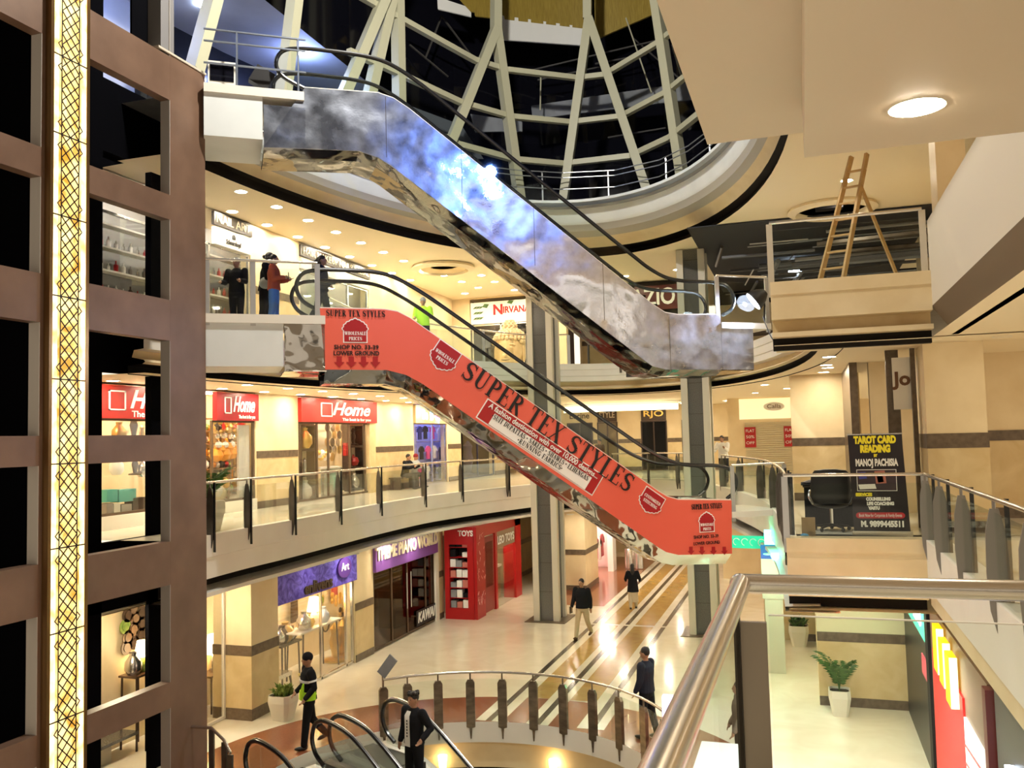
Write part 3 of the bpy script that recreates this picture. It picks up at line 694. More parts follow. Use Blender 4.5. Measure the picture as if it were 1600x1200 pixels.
for k, (xa, ya, xb, yb) in enumerate(((640, 35, 740, 90), (690, 25, 665, 90), (690, 25, 735, 85), (640, 70, 700, 120), (830, 110, 1040, 60), (840, 125, 960, 100), (990, 60, 1070, 130), (950, 215, 1040, 200), (930, 100, 1010, 85))):
    obj('roof_truss_bar', MB().bar(oncyl(xa, ya, 8.2, 15.4), oncyl(xb, yb, 8.2, 15.4), .05, .05), mat('dim_truss', (.06, .055, .05), .6), t)
for (xa, ya, xb, yb) in ((845, 118, 844, 172), (978, 28, 1018, 145), (1050, 70, 1064, 118)):
    obj('hanger_rod', MB().tube([oncyl(xa, ya, 6.6, 13.6), oncyl(xb, yb, 6.6, 13.6)], .025, 6), olive, t)

# ------------------------------------------------------------ escalators across the well
ED = Vector((.806, .592)).normalized(); SLOPE = math.atan(.69)
PA, PB = (-8.9, 15.2), (-8.9, 14.85)
FA, FB = FR((*PA, 0), ED), FR((*PB, 0), ED)
def sz(x, y, P):
    n = Vector((-ED.y, ED.x, 0)); p = Vector((*P, 0)); r = ray(x, y); q = r*(p.dot(n)/r.dot(n)); d = q-p
    return (d.x*ED.x+d.y*ED.y, q.z)
def escalator(label, F, P, top, bot, railp, clad, zl, zr, drop):
    c = F @ Vector((4.5, .7, min(z for _, z in bot)-drop)); t = thing('escalator', label, 'escalator', c)
    poly = top + bot[::-1]
    W_ = 1.42
    obj('side_cladding', MB(F).slabxz(poly, 0, .03), clad, t); obj('side_cladding', MB(F).slabxz(poly, W_-.03, W_), mirror, t)
    b = MB(F); rows = []
    for s, z in bot: rows.append([(s, .02, z+.002), (s, .30, z-drop), (s, W_-.3, z-drop), (s, W_-.02, z+.002)])
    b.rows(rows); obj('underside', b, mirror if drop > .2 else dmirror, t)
    b = MB(F)
    for q in (bot[0], bot[-1]): pass
    b.poly([(top[0][0], .02, top[0][1]), (top[0][0], W_-.02, top[0][1]), (bot[0][0], W_-.02, bot[0][1]), (bot[0][0], .02, bot[0][1])])
    b.poly([(top[-1][0], .02, top[-1][1]), (top[-1][0], W_-.02, top[-1][1]), (bot[-1][0], W_-.02, bot[-1][1]), (bot[-1][0], .02, bot[-1][1])])
    obj('end_plate', b, mirror, t)
    # deck edge in bright metal
    for y in (.02, W_-.12):
        b = MB(F)
        b.rows([[(s, y+dy, z+dz) for s, z in top] for dy, dz in ((0, 0), (0, .025), (.1, .025), (.1, 0))]); obj('deck_edge', b, trimw if y < 1 else steel, t)
    # moving steps between the decks
    (sa, za), (sb, zb) = zl, zr
    b = MB(F); n = 22; pr = [(top[1][0]-1.2, za)]
    for k in range(n+1):
        s = sa+(sb-sa)*k/n; z = za+(zb-za)*k/n; pr += [(s, z), (s+(sb-sa)/n, z)]
    pr = [q for q in pr]; pr.append((top[-1][0], zb))
    b.rows([[(s, y, z) for s, z in pr] for y in (.18, W_-.18)]); obj('step_band', b, dark, t)
    for y, nm in ((.09, 0), (W_-.09, 1)):
        obj('handrail', MB(F).tube([(s, y, z) for s, z in smooth(railp, 5)], .042, 8), rubber, t, True)
        g = MB(F)
        up_ = [q for q in railp if True]
        # glass between deck and rail, cut in sheets
        ss = [top[0][0]-.25, 1.2, 2.0, 3.3, 4.6, 5.9, 7.4, 8.3, railp[-2][0]]
        def at(pl, s):
            pl = sorted(pl)
            for (a, za_), (b_, zb_) in zip(pl, pl[1:]):
                if a <= s <= b_: return za_+(zb_-za_)*((s-a)/max(b_-a, 1e-6))
            return pl[0][1] if s < pl[0][0] else pl[-1][1]
        hi = [q for q in railp[3:-3]]
        for a_, b_ in zip(ss, ss[1:]):
            sm = [a_+(b_-a_)*i/3 for i in range(4)]
            g = MB(F); pl = [(s, at(top, s)+.02) for s in sm]+[(s, at(hi, s)-.03) for s in sm[::-1]]
            g.slabxz(pl, y-.006, y+.006); obj('glass_sheet', g, pane, t)
    return t
topA = [(-.02, 2.65), (1.25, 2.65), (1.52, 2.61), (1.77, 2.49), (2.03, 2.31), (7.25, -1.25), (7.45, -1.37), (7.72, -1.45), (9.06, -1.52)]
botA = [(.07, 1.44), (1.29, 1.43), (1.68, 1.33), (2.01, 1.15), (4.6, -.64), (7.2, -2.46), (7.38, -2.57), (7.67, -2.65), (9.02, -2.71)]
railA = [(0, 2.6), (-.34, 2.80), (-.46, 3.08), (-.34, 3.34), (0, 3.43), (.5, 3.44), (1.0, 3.43), (1.4, 3.36), (1.75, 3.20), (2.15, 2.97), (2.6, 2.67), (4.6, 1.31), (6.4, .10), (6.9, -.23), (7.3, -.46), (7.7, -.62), (8.1, -.70), (8.75, -.73), (9.1, -.83), (9.26, -1.08), (9.18, -1.34), (9.0, -1.48)]
escA = escalator('escalator with a coral red banner along its side, running down from left to right', FA, PA, topA, botA, railA, redban, (1.6, 2.5), (7.6, -1.72), .26)
topB = [(-.08, 6.95), (1.35, 6.99), (1.67, 6.91), (1.99, 6.72), (7.3, 2.86), (7.62, 2.67), (7.94, 2.63), (9.0, 2.66)]
botB = [(-.86, 5.70), (.95, 5.77), (1.33, 5.67), (1.58, 5.53), (4.4, 3.53), (7.1, 1.60), (7.27, 1.49), (7.6, 1.42), (9.0, 1.42)]
railB = [(-.05, 6.95), (-.48, 7.16), (-.62, 7.42), (-.48, 7.68), (-.1, 7.77), (.5, 7.78), (1.1, 7.76), (1.5, 7.69), (1.85, 7.54), (2.2, 7.33), (2.6, 7.05), (4.6, 5.60), (6.5, 4.23), (6.95, 3.91), (7.3, 3.67), (7.7, 3.48), (8.15, 3.41), (8.9, 3.40), (9.25, 3.32), (9.42, 3.06), (9.34, 2.80), (9.1, 2.66)]
escB = escalator('mirror clad escalator above the red one, lit blue and white', FB, PB, topB, botB, railB, mirror2, (1.7, 6.8), (7.8, 2.5), .12)
obj('lower_cladding', MB(FB).slabxz([(9.005, 2.45), (9.83, 2.42), (9.81, 1.42), (9.005, 1.42)], 0, .03), mirror2, escB)
obj('upper_cladding', MB(FB).slabxz([(-.86, 6.54), (-.08, 6.54), (-.08, 5.74), (-.86, 5.70)], 0, .03), mirror2, escB)
obj('lower_underside', MB(FB).box(9.01, 9.81, .02, 1.42, 1.40, 1.43), mirror, escB)
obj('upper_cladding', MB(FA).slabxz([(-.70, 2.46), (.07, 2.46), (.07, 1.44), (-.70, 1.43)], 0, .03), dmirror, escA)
obj('upper_underside', MB(FA).box(-.7, .1, .02, 1.42, 1.40, 1.43), mirror, escA)
b = MB(FB)
for s in (1.5, 3.05, 4.6, 6.15, 7.7):
    zt = 6.72-(s-1.99)*.727 if s > 2 else 6.9
    b.slabxz([(s, zt+.02), (s+.012, zt+.02), (s+.012, zt-1.22), (s, zt-1.22)], -.002, .0)
obj('panel_joint', b, dsteel, escB)
# lettering and devices on the red banner
def bt(s, x, y, px_w, size, m, bold=.004, tilt=0., **k):
    S, z = sz(x, y, PA); return text(s, FA, S, z, size, m, escA, y=-.012, bold=bold, tilt=tilt, width=px_w, name='banner_lettering', ext=.004, **k)
TL = -SLOPE
def bs(s_, x, y, w, size, m, tilt=0., weight=1.):
    S, z = sz(x, y, PA); return serif(s_, FA, S, z, size, m, escA, w, -.012, tilt, 'banner_lettering', weight)
bs('SUPER TEX STYLES', 860, 669, 4.50, .40, blackv, TL)
bs('SUPER TEX STYLES', 556, 490, 1.17, .125, blackv, 0, 1.1)
bs('SUPER TEX STYLES', 1104, 791, .77, .115, blackv, 0, 1.1)
bt('SHOP NO. 33-39', 557, 543, .88, .12, blackv, .003); bt('LOWER GROUND', 557, 552.5, .90, .12, blackv, .003)
bt('SHOP NO. 33-39', 1103, 838.5, .62, .10, blackv, .001); bt('LOWER GROUND', 1104, 848.5, .66, .10, blackv, .001)
def shape(mbF, cx, cz, w, h, tilt, flip, y, grow=0., n=9):
    # pointed arch with a scalloped edge
    pts = [(-w/2-grow, -h/2-grow), (w/2+grow, -h/2-grow), (w/2+grow, h*.02)]
    for i in range(n):
        for j in range(1, 6):
            f = (i+j/5)/n; th = math.pi*f; r = 1+.07*math.sin(math.pi*(j/5))+.12*math.exp(-((th-math.pi/2)/.25)**2)
            pts.append((math.cos(th)*(w/2*1.06+grow)*r, h*.02+math.sin(th)*(h*.44+grow)*r))
    pts.append((-w/2-grow, h*.02))
    if flip: pts = [(-a, -b_) for a, b_ in pts]
    ca, sa = math.cos(tilt), math.sin(tilt)
    return mbF.slabxz([(cx+a*ca-b_*sa, cz+a*sa+b_*ca) for a, b_ in pts], y-.004, y)
def device(x, y, w, h, tilt, flip, lines, size, lz=-.1):
    S, z = sz(x, y, PA)
    o = obj('banner_emblem', shape(MB(FA), S, z, w, h, tilt, flip, -.006, .022), whitev, escA)
    obj('emblem_field', shape(MB(FA), S, z, w, h, tilt, flip, -.011), crim, o)
    for i, (s, wd) in enumerate(lines):
        dz = lz-i*size*1.25; serif(s, FA, S-math.sin(tilt)*dz, z+math.cos(tilt)*dz, size*.78, whitev, o, wd, -.014, tilt, 'emblem_lettering', 1.25)
device(555, 517, .44, .44, 0, False, (('WHOLESALE', .42), ('PRICES', .26)), .085, -.05)
device(1104, 816, .34, .40, 0, False, (('WHOLESALE', .32), ('PRICES', .2)), .075, -.05)
device(694, 558, .52, .50, TL, True, (('WHOLESALE', .46), ('PRICES', .28)), .09, .03)
device(1017, 784, .52, .44, TL, True, (('CUSTOMIZED', .44), ('STITCHING', .38)), .085, .06)
b = MB(FA)
for x, y, k in ((530, 565, 1.), (549, 565, 1.), (568, 565, 1.), (586.5, 565, 1.), (1079.5, 860, .82), (1096.5, 860, .82), (1114.5, 860, .82), (1131.5, 860, .82)):
    S, z = sz(x, y, PA); b = MB(FA); b.slabxz([(S+a*k, z+c*k) for a, c in ((-.05, .1), (.05, .1), (.05, -.01), (.10, -.01), (0, -.12), (-.10, -.01), (-.05, -.01))], -.012, -.004); obj('banner_arrow', b, crim, escA)
# white panel with the offer
q = [sz(x, y, PA) for x, y in ((762, 622), (944, 743), (925, 775), (743, 652))]
def inset(q, k):
    c = (sum(a for a, _ in q)/4, sum(b for _, b in q)/4)
    e = (Vector(q[1])-Vector(q[0])).normalized(); f = (Vector(q[3])-Vector(q[0])).normalized()
    return [tuple(Vector(q[0])+e*k+f*k), tuple(Vector(q[1])-e*k+f*k), tuple(Vector(q[2])-e*k-f*k), tuple(Vector(q[3])+e*k-f*k)]
o = obj('offer_panel', MB(FA).slabxz(q, -.006, 0), whitev, escA)
obj('panel_field', MB(FA).slabxz(inset(q, .025), -.011, -.006), redb, o)
e = (Vector(q[1])-Vector(q[0])).normalized(); f = (Vector(q[3])-Vector(q[0])); 
w0 = Vector(q[0])+f*.40+e*.30; w1 = Vector(q[1])+f*.40-e*.22; w2 = Vector(q[2])-f*.06-e*.22; w3 = Vector(q[3])-f*.06+e*.30
obj('panel_white', MB(FA).slabxz([tuple(w0), tuple(w1), tuple(w2), tuple(w3)], -.016, -.011), whitev, o)
L = (Vector(q[1])-Vector(q[0])).length; tl = math.atan2(e.y, e.x)
def pt(s, fx, fy, size, m, wd):
    c = Vector(q[0])+e*(L*fx)+f*fy; text(s, FA, c.x, c.y, size, m, o, y=-.022, bold=.003, tilt=tl, width=wd, name='offer_lettering', ext=.003)
pt('A fashion destination with over 10,000 designs...', .5, .22, .16, whitev, L*.93)
def ps(s, fx, fy, size, wd):
    c = Vector(q[0])+e*(L*fx)+f*fy; serif(s, FA, c.x, c.y, size, blackv, o, wd, -.018, tl, 'offer_lettering', 1.)
ps('*SUIT DUPATTAS * SAREES * SHAWLS * LEHENGAS', .5, .53, .105, L*.82)
ps('*RUNNING FABRICS*', .52, .80, .105, L*.38)

# landings carrying the escalators
def landing(name, F, s0, s1, y0, y1, F_, label, under=None, h=.17):
    t = thing(name, label, 'landing', F @ Vector(((s0+s1)/2, (y0+y1)/2, F_-1.1)))
    obj('slab', MB(F).box(s0, s1, y0, y1, F_-h, F_), trimw, t)
    if under: obj('side_box', MB(F).box(under[0], under[1], y0+.05, y1, F_-1.0, F_-h), bpy.data.materials['parapet_white'], t)
    return t
landing('escalator_landing', FA, -2.2, .08, -.04, 1.6, 2.5, 'grey landing at the head of the red escalator', (-2.2, -.72))
landing('escalator_landing', FB, -1.95, -.1, -.04, 1.6, 6.85, 'white landing at the head of the mirrored escalator', (-1.95, -.88))
landing('escalator_landing', FA, 9.05, 10.4, -.02, 1.6, L1, 'landing at the foot of the red escalator', None, .13)
landing('escalator_landing', FB, 9.02, 10.3, -.02, 1.6, L2-.02, 'landing at the foot of the mirrored escalator', None, .13)
# ------------------------------------------------------------ railings
def blade(q, nrm, F, z1, w=.15, th=.03, m=dsteel, below=.34, plate=False):
    n = Vector((nrm[0], nrm[1], 0)).normalized(); tdir = Vector((-n.y, n.x, 0)); b = MB()
    if plate: n, tdir = tdir, -n; th = .07
    pr = [(-.02, F-below), (.015, F-below*.95), (w*.42, F-.08), (w*.5, F+.35), (w*.46, F+.72), (w*.2, z1-.1), (-w*.2, z1-.1), (-w*.44, F+.72), (-w*.5, F+.3), (-w*.40, F-.08)]
    if plate: pr = [(-.012, F-below), (.012, F-below), (.03, F-.12), (w*.5, F-.10), (w*.5, z1-.22), (w*.28, z1-.15), (-w*.28, z1-.15), (-w*.5, z1-.22), (-w*.5, F-.10), (-.03, F-.12)]
    A = [b.p((q[0]+n.x*a-tdir.x*th/2, q[1]+n.y*a-tdir.y*th/2, z)) for a, z in pr]; B = [b.p((q[0]+n.x*a+tdir.x*th/2, q[1]+n.y*a+tdir.y*th/2, z)) for a, z in pr]
    k = len(pr); b.f.append(A); b.f.append(B[::-1])
    for i in range(k): b.f.append([A[i], B[i], B[(i+1) % k], A[(i+1) % k]])
    b.tube([(q[0], q[1], z1-.16), (q[0], q[1], z1)], .018, 6); return b
def railing(label, path, F, posts, group=None, h=1.05, r=.028, pm=dsteel, kind='blade', gl=True, w=.15, inside=1, hm=steel, plate=False):
    # path: plan points; posts: indices of path points with a post
    P = [Vector(q) for q in path]; t = thing('glass_railing', label, 'railing', (P[len(P)//2].x, P[len(P)//2].y, F), group=group)
    z1 = F+h; obj('handrail', MB().tube([(q.x, q.y, z1) for q in P], r, 10), hm, t, True)
    for i in posts:
        tg = (P[min(i+1, len(P)-1)]-P[max(i-1, 0)]).normalized(); nr = (-tg.y*inside, tg.x*inside)
        if kind == 'blade':
            b = blade(P[i], nr, F, z1, w, m=pm, plate=plate)
            if not plate: obj('upright_bar', MB().cbox((P[i].x+nr[0]*w*.55+tg.x*.03, P[i].y+nr[1]*w*.55+tg.y*.03, F+.36), (.045, .02, 1.38), math.atan2(nr[1], nr[0])), rubber, t)
        else:
            b = MB().cbox((P[i].x, P[i].y, F+h/2-.12), (.10, .03, h+.2), math.atan2(tg.y, tg.x))
        obj('post', b, pm, t)
    if gl:
        for a, c in zip(posts, posts[1:]):
            g = MB(); pts = P[a:c+1]
            tg = (pts[-1]-pts[0]).normalized(); o_ = Vector((-tg.y, tg.x))*.006
            g.rows([[(q.x+s*o_.x, q.y+s*o_.y, z) for q in pts] for s, z in ((-1, F-.02), (-1, F+h-.14), (1, F+h-.14), (1, F-.02))]); obj('glass_panel', g, pane, t)
    return t
pl = [(-11.2, 13.95), (-11.28, 14.9), (-11.36, 16.25), (-11.33, 17.95), (-11.45, 20.3), (-11.55, 22.8), (-11.5, 25.8), (-11.1, 28.0), (-10.3, 30.6)]
pls = smooth(pl, 3)
railing('curved glass railing with dark blade posts in front of the red signed home ware shops', pls, L1, [3*i for i in (1, 2, 3, 4, 5, 6, 7, 8)], inside=-1)
pr_ = [(-7.4, 35.3), (-6.0, 35.6), (-4.7, 34.6), (-3.6, 32.4)]
railing('distant glass railing on the middle level between the two granite pillars', smooth(pr_, 2), L1, [0, 2, 4, 6])
pr_ = [(-2.6, 30.0), (-1.9, 27.6), (-1.15, 24.6), (-.72, 21.6), (-.48, 18.6), (-.36, 16.6), (-.33, 15.5)]
railing('curved glass railing right of the granite pillar, ending at the swivel chair', smooth(pr_, 2), L1, [0, 2, 4, 6, 8, 9, 10, 11], w=.2)
railing('straight glass railing in front of the swivel chair and the tarot banner', [(-.33, 15.45), (.4, 15.45), (1.1, 15.45), (1.80, 15.45)], L1, [0, 3], kind='flat', pm=gsteel)
yy = [15.35]+[onx(x, 850, 1.8).y for x in (1472, 1506, 1556)]+[8.6, 7.0]
railing('glass railing with big blade posts running towards the viewer on the right', [(1.80, y) for y in yy], L1, list(range(len(yy))), w=.20, inside=1, pm=plain('grey_leaf', (.24, .22, .20), .4, metal=.5))
railing('glass railing on the upper level in front of the wooden ladder', [(-.40, 15.5), (.5, 15.5), (1.98, 15.5)], L2, [0, 2], kind='flat', pm=pale)
p = [(-11.9, 14.05), (-11.14, 14.68), (-10.0, 15.52), (-9.05, 16.22)]
Q = [FA @ Vector((s, .02, 0)) for s in (-2.2, -2.12, -1.28, -.06)]
railing('glass railing with flat steel posts before the people on the upper level', [(q.x, q.y) for q in Q], 2.5, [1, 2, 3], kind='flat', pm=gsteel)
# behind it, far side of the landing and along the upper walkway
Q = [(-10.9, 19.0), (-11.3, 21.5), (-10.9, 24.0), (-9.8, 27.0), (-8.9, 28.9), (-7.6, 29.6)]
railing('railing of the upper walkway before the golden head', smooth(Q, 3), 2.5, [0, 3, 6, 9, 12, 15], pm=gsteel, kind='flat')
Q = [(-7.0, 29.95), (-5.9, 30.0), (-4.6, 29.8), (-3.6, 29.3)]
railing('railing of the upper walkway between the granite pillars', smooth(Q, 3), 2.5, [0, 3, 6, 9], w=.14)
Q = [FB @ Vector((s, y, 0)) for s, y in ((8.95, .03), (10.25, .03))]
railing('short railing at the foot of the mirrored escalator', [(q.x, q.y) for q in Q], 2.5, [0, 1], kind='flat', pm=gsteel)
Q = [FA @ Vector((s, y, 0)) for s, y in ((9.12, .03), (10.5, .03))]
railing('short railing at the foot of the red escalator', [(q.x, q.y) for q in Q], L1, [0, 1], kind='flat', pm=gsteel)
# top landing: bare pipe railing
t = thing('pipe_railing', 'bare grey pipe railing on the top landing', 'railing', FB @ Vector((-2, 0, 6.85)))
for h in (.42, .85, 1.08): obj('rail', MB(FB).tube([(-1.95, .05, 6.85+h), (-.05, .05, 6.85+h)], .022, 6), plain('grey_pipe', (.20, .22, .26), .4, metal=.6), t)
for s in (-1.35, -.2): obj('post', MB(FB).tube([(s, .05, 6.85), (s, .05, 7.93)], .022, 6), bpy.data.materials['grey_pipe'], t)
# round opening on the lowest level
angs = [136, 128, 118, 107.5, 97, 86.5, 76, 65, 54, 42, 30, 18, 5, -10]
Q = [(RC[0]+(RR+.02)*math.cos(math.radians(a)), RC[1]+(RR+.02)*math.sin(math.radians(a))) for a in angs]
railing('curved glass railing round the opening to the basement', smooth(Q, 3), L0, [3*i for i in range(len(angs))], w=.19, inside=-1, plate=True, pm=mat('bronze_plate', (.30, .24, .18), .3, .8, var=(.16, .12, .09), scale=3, stretch=(1, 1, 3)))
# the photographer's own railing
t = thing('near_railing', 'large polished steel railing with glass close to the camera at lower right', 'railing', (-.33, 4.58, L1))
zr = L1+1.05
obj('handrail', MB().tube([(-.345, -.5, zr-.02), (-.335, 2, zr-.02), (-.325, 4.58, zr-.02)], .048, 16), steel, t, True)
obj('handrail', MB().tube([(-.34, 4.58, zr-.02), (.9, 4.58, zr-.02), (2.2, 4.57, zr-.02)], .048, 16), steel, t, True)
obj('mitre_cap', MB().ell((-.33, 4.58, zr-.02), (.053, .053, .05), 14, 8), steel, t, True)
obj('post', MB().box(-.335, -.21, 4.53, 4.56, L1-.2, zr-.20), plain('taupe_steel', (.26, .21, .165), .35, metal=.6), t)
obj('post_edge', MB().box(-.365, -.337, 4.50, 4.58, L1-.2, zr-.17), black, t)
obj('post', MB().box(-.36, -.32, 1.9, 2.05, L1-.2, zr-.06), dsteel, t)
obj('glass_panel', MB().box(-.346, -.334, 2.05, 4.5, L1-.05, zr-.17), pane, t)
obj('glass_panel', MB().box(-.346, -.334, -.4, 1.9, L1-.05, zr-.17), pane, t)
obj('glass_panel', MB().box(-.2, 2.2, 4.562, 4.574, L1-.05, zr-.17), pane, t)
obj('glass_edge', MB().box(-.2, 2.2, 4.56, 4.576, zr-.172, zr-.166), trimw, t)
# ------------------------------------------------------------ escalators down to the basement
def low_escalator(x, label, y0=15.6):
    t = thing('escalator', label, 'escalator', (x, y0-2, L0-3))
    return t
def arch(pts, F, m=rubber, r=.04): return MB(F).tube(smooth(pts, 5), r, 8)
def lowesc(label, o, xd, w=1.25):
    # local x = direction of travel down, y across; origin at the comb plate
    F = FR(o, xd); t = thing('escalator', label, 'escalator', F @ Vector((2.4, w/2, -2.6)))
    sl = .62
    for y in (.06, w-.06):
        pr = [(.15, .12), (-.12, .3), (-.22, .56), (-.12, .82), (.15, .94), (.6, .92), (1.0, .83), (1.4, .64), (1.86, .38), (2.33, .10), (3.6, -.70), (4.6, -1.33)]
        obj('handrail', MB(F).tube([(s, y, z) for s, z in smooth(pr, 5)], .042, 8), rubber, t, True)
        obj('rail_edge', MB(F).tube([(s, y, z+.045) for s, z in smooth(pr[3:], 5)], .014, 6), steel, t, True)
        g = MB(F).slabxz([(-.1, .06), (.5, .02), (1.2, -.12), (4.6, -2.25), (4.6, -1.38), (2.33, .05), (1.4, .59), (1.0, .78), (.6, .86), (.15, .88), (-.1, .75)], y-.005, y+.005); obj('glass_sheet', g, pane, t)
    for y0, y1 in ((-.06, .16), (w-.16, w+.06)):
        obj('deck', MB(F).slabxz([(-.3, .03), (.7, .03), (1.3, -.16), (4.6, -2.23), (4.6, -2.75), (1.2, -.65), (-.3, -.3)], y0, y1), trimw if y0 > .5 else dsteel, t)
    b = MB(F); pr = [(-.4, .012), (1.0, .012)]
    for k in range(22): pr += [(1.0+k*.19, -k*.118), (1.0+(k+1)*.19, -k*.118)]
    b.rows([[(s, y, z) for s, z in pr] for y in (.16, w-.16)]); obj('step_band', b, plain('dark_steps', (.05, .05, .045), .4, metal=.5), t)
    return t
lowesc('escalator going down to the basement, nearest the brown tower', (-9.36, 13.4, L0), (.909, -.417), 1.5)
lowesc('escalator going down to the basement, carrying the man in a black jacket', (-8.62, 15.0, L0), (.909, -.417), 1.4)
Q = [(-10.75, 13.45), (-10.2, 13.5), (-9.75, 13.25), (-9.45, 13.0)]
t = thing('steel_barrier', 'short steel barrier beside the basement escalator at the brown tower', 'barrier', (-10.2, 13.5, L0))
obj('handrail', MB().tube([(x, y, L0+1.05-.10*(i > 1)*(i-1)) for i, (x, y) in enumerate(Q)], .028, 8), steel, t, True)
for i, (x, y) in enumerate(Q): obj('post', MB().box(x-.05, x+.05, y-.02, y+.02, L0, L0+1.02-.10*(i > 1)*(i-1)), dsteel, t)
# ------------------------------------------------------------ downlights
t = thing('downlight', 'round recessed ceiling light of the upper level, first of its row', 'ceiling light', (0, 0, 0), group='downlights in the upper level ceiling')
obj('trim', MB().lathe([(.10, 0), (.15, -.012), (.15, 0)], n=18), trimw, t, local=True)
obj('lens', MB().lathe([(.001, -.006), (.115, -.006), (.115, -.002)], n=18), lampm, t, local=True)
DL = t; first = [True]
def downlight(x, y, z, label, group, lit=True):
    if first[0]: first[0] = False; DL.location = (x, y, z); DL['label'] = label; DL['group'] = group; return DL
    return dup(DL, (x, y, z), None, label, group)
G2 = 'recessed downlights in the cream ceiling over the upper left walkway'
for k in range(11):
    downlight(-11.78+.1*(k > 6)*(k-6), 16.7+1.42*k, 5.695, 'round recessed downlight in the cream ceiling over the upper left walkway', G2)
    if k < 9: downlight(-13.0, 16.6+1.47*k, 5.695, 'round recessed downlight in the cream ceiling over the upper left walkway', G2)
for x, y in ((-10.4, 28.6), (-10.4, 30.0), (-10.3, 32.0), (-8.75, 29.7), (-8.6, 31.6), (-12.3, 31.9)):
    downlight(x, y, 5.695, 'round recessed downlight in the cream ceiling over the upper left walkway', G2)
G1 = 'recessed downlights in the ceiling over the home ware shops'
for k in range(14):
    downlight(-12.65, 16.4+1.75*k, 1.445, 'round recessed downlight in the ceiling before the red home ware signs', G1)
    downlight(-13.95, 15.2+1.86*k, 1.445, 'round recessed downlight in the ceiling before the red home ware signs', G1)
GR = 'recessed downlights in a line over the tarot corner'
for y in (18.35, 20.6, 23.1, 26.2, 29.5): downlight(.55, y, 1.445, 'small recessed downlight in the line over the tarot corner', GR)
GP = 'recessed downlights over the cream pier'
for x, y in ((3.15, 16.1), (3.15, 18.3), (4.2, 14.5), (4.0, 18.7), (5.0, 18.2)): downlight(x, y, 1.462, 'round recessed downlight over the wide cream pier', GP)
GF = 'recessed downlights over the far middle level walkway'
for x, y in ((-.45, 31), (-1.05, 28), (-1.6, 33.5), (-7.8, 39), (-6.2, 39), (-4.6, 39), (-9.4, 39.5), (-7, 41.5), (-5.4, 41.5), (-3.2, 40.5), (-1.4, 39.8), (.6, 21.5), (-3.3, 33.5)):
    downlight(x, y, 1.445, 'small recessed downlight over the far middle level walkway', GF)
GL = 'recessed downlights over the lowest level'
for x, y in ((-11.5, 19.4), (-11.5, 21.2), (-11.5, 23.6), (-11.5, 25.5), (-11.4, 27.3), (-10.6, 31.5), (-8.6, 33), (-6.9, 34), (-5.2, 34), (-6.5, 38), (-4.6, 38), (-8.2, 38), (-5.8, 42), (-3, 30.5), (-1.6, 27), (-.3, 24), (.6, 19), (1.2, 17.4), (.4, 26), (-.9, 22.5)):
    downlight(x, y, L1-1.175, 'recessed downlight under the middle floor over the lowest level', GL)
GU = 'recessed downlights over the upper right corridor'
for x, y in ((1.2, 21.3), (1.2, 23.2), (1.3, 18.8), (-1.2, 27.6), (-3.9, 30.6), (-5.8, 31), (-7.3, 31)): downlight(x, y, 5.695, 'recessed downlight over the upper right corridor', GU)
t = thing('ceiling_lamp', 'large round glowing lamp in the overhead ceiling slab at upper right', 'ceiling light', (.80, 6.22, 2.1))
obj('lens', MB().lathe([(.001, -.012), (.145, -.012), (.155, 0)], (.80, 6.22, 2.1), 28), lampm, t); obj('trim', MB().lathe([(.155, 0), (.175, -.006), (.18, 0)], (.80, 6.22, 2.1), 28), trimw, t)
for i, (x, y) in enumerate(((-14.0, 14.6), (-12.8, 21.0), (-13.6, 17.8))):
    q = thing('gallery_light', ('cold white ceiling light at the very top left of the gallery', 'cold white ceiling light above the pipe railing', 'cold white ceiling light of the gallery seen through the tower window')[i], 'ceiling light', (x, y, 10.88))
    obj('lens', MB().lathe([(.001, -.03), (.14, -.03), (.16, 0)], (x, y, 10.88), 18), lampc, q)
# round ceiling coffer of the upper level
t = thing('ceiling_coffer', 'round recessed coffer ring in the upper ceiling above the golden head', 'ceiling coffer', (-11.0, 26.6, 5.6))
obj('ring', MB().lathe([(1.0, .09), (1.05, 0), (.82, -.06), (.78, .09)], (-11.0, 26.6, 5.6), 36), ceilm, t, True)
obj('cove_lip', MB().lathe([(.42, .06), (.74, -.02), (.74, .06)], (-11.0, 26.6, 5.62), 36), sand, t, True)
t = thing('ceiling_coffer', 'oval coffer ring in the ceiling behind the wooden ladder', 'ceiling coffer', (1.0, 23.8, 5.62))
obj('ring', MB().lathe([(1.05, .08), (1.1, 0), (.9, -.07), (.84, .08)], (.95, 23.8, 5.62), 36), ceilm, t, True)
obj('vent', MB().box(.55, 1.2, 23.4, 23.7, 5.60, 5.66), dark, t)
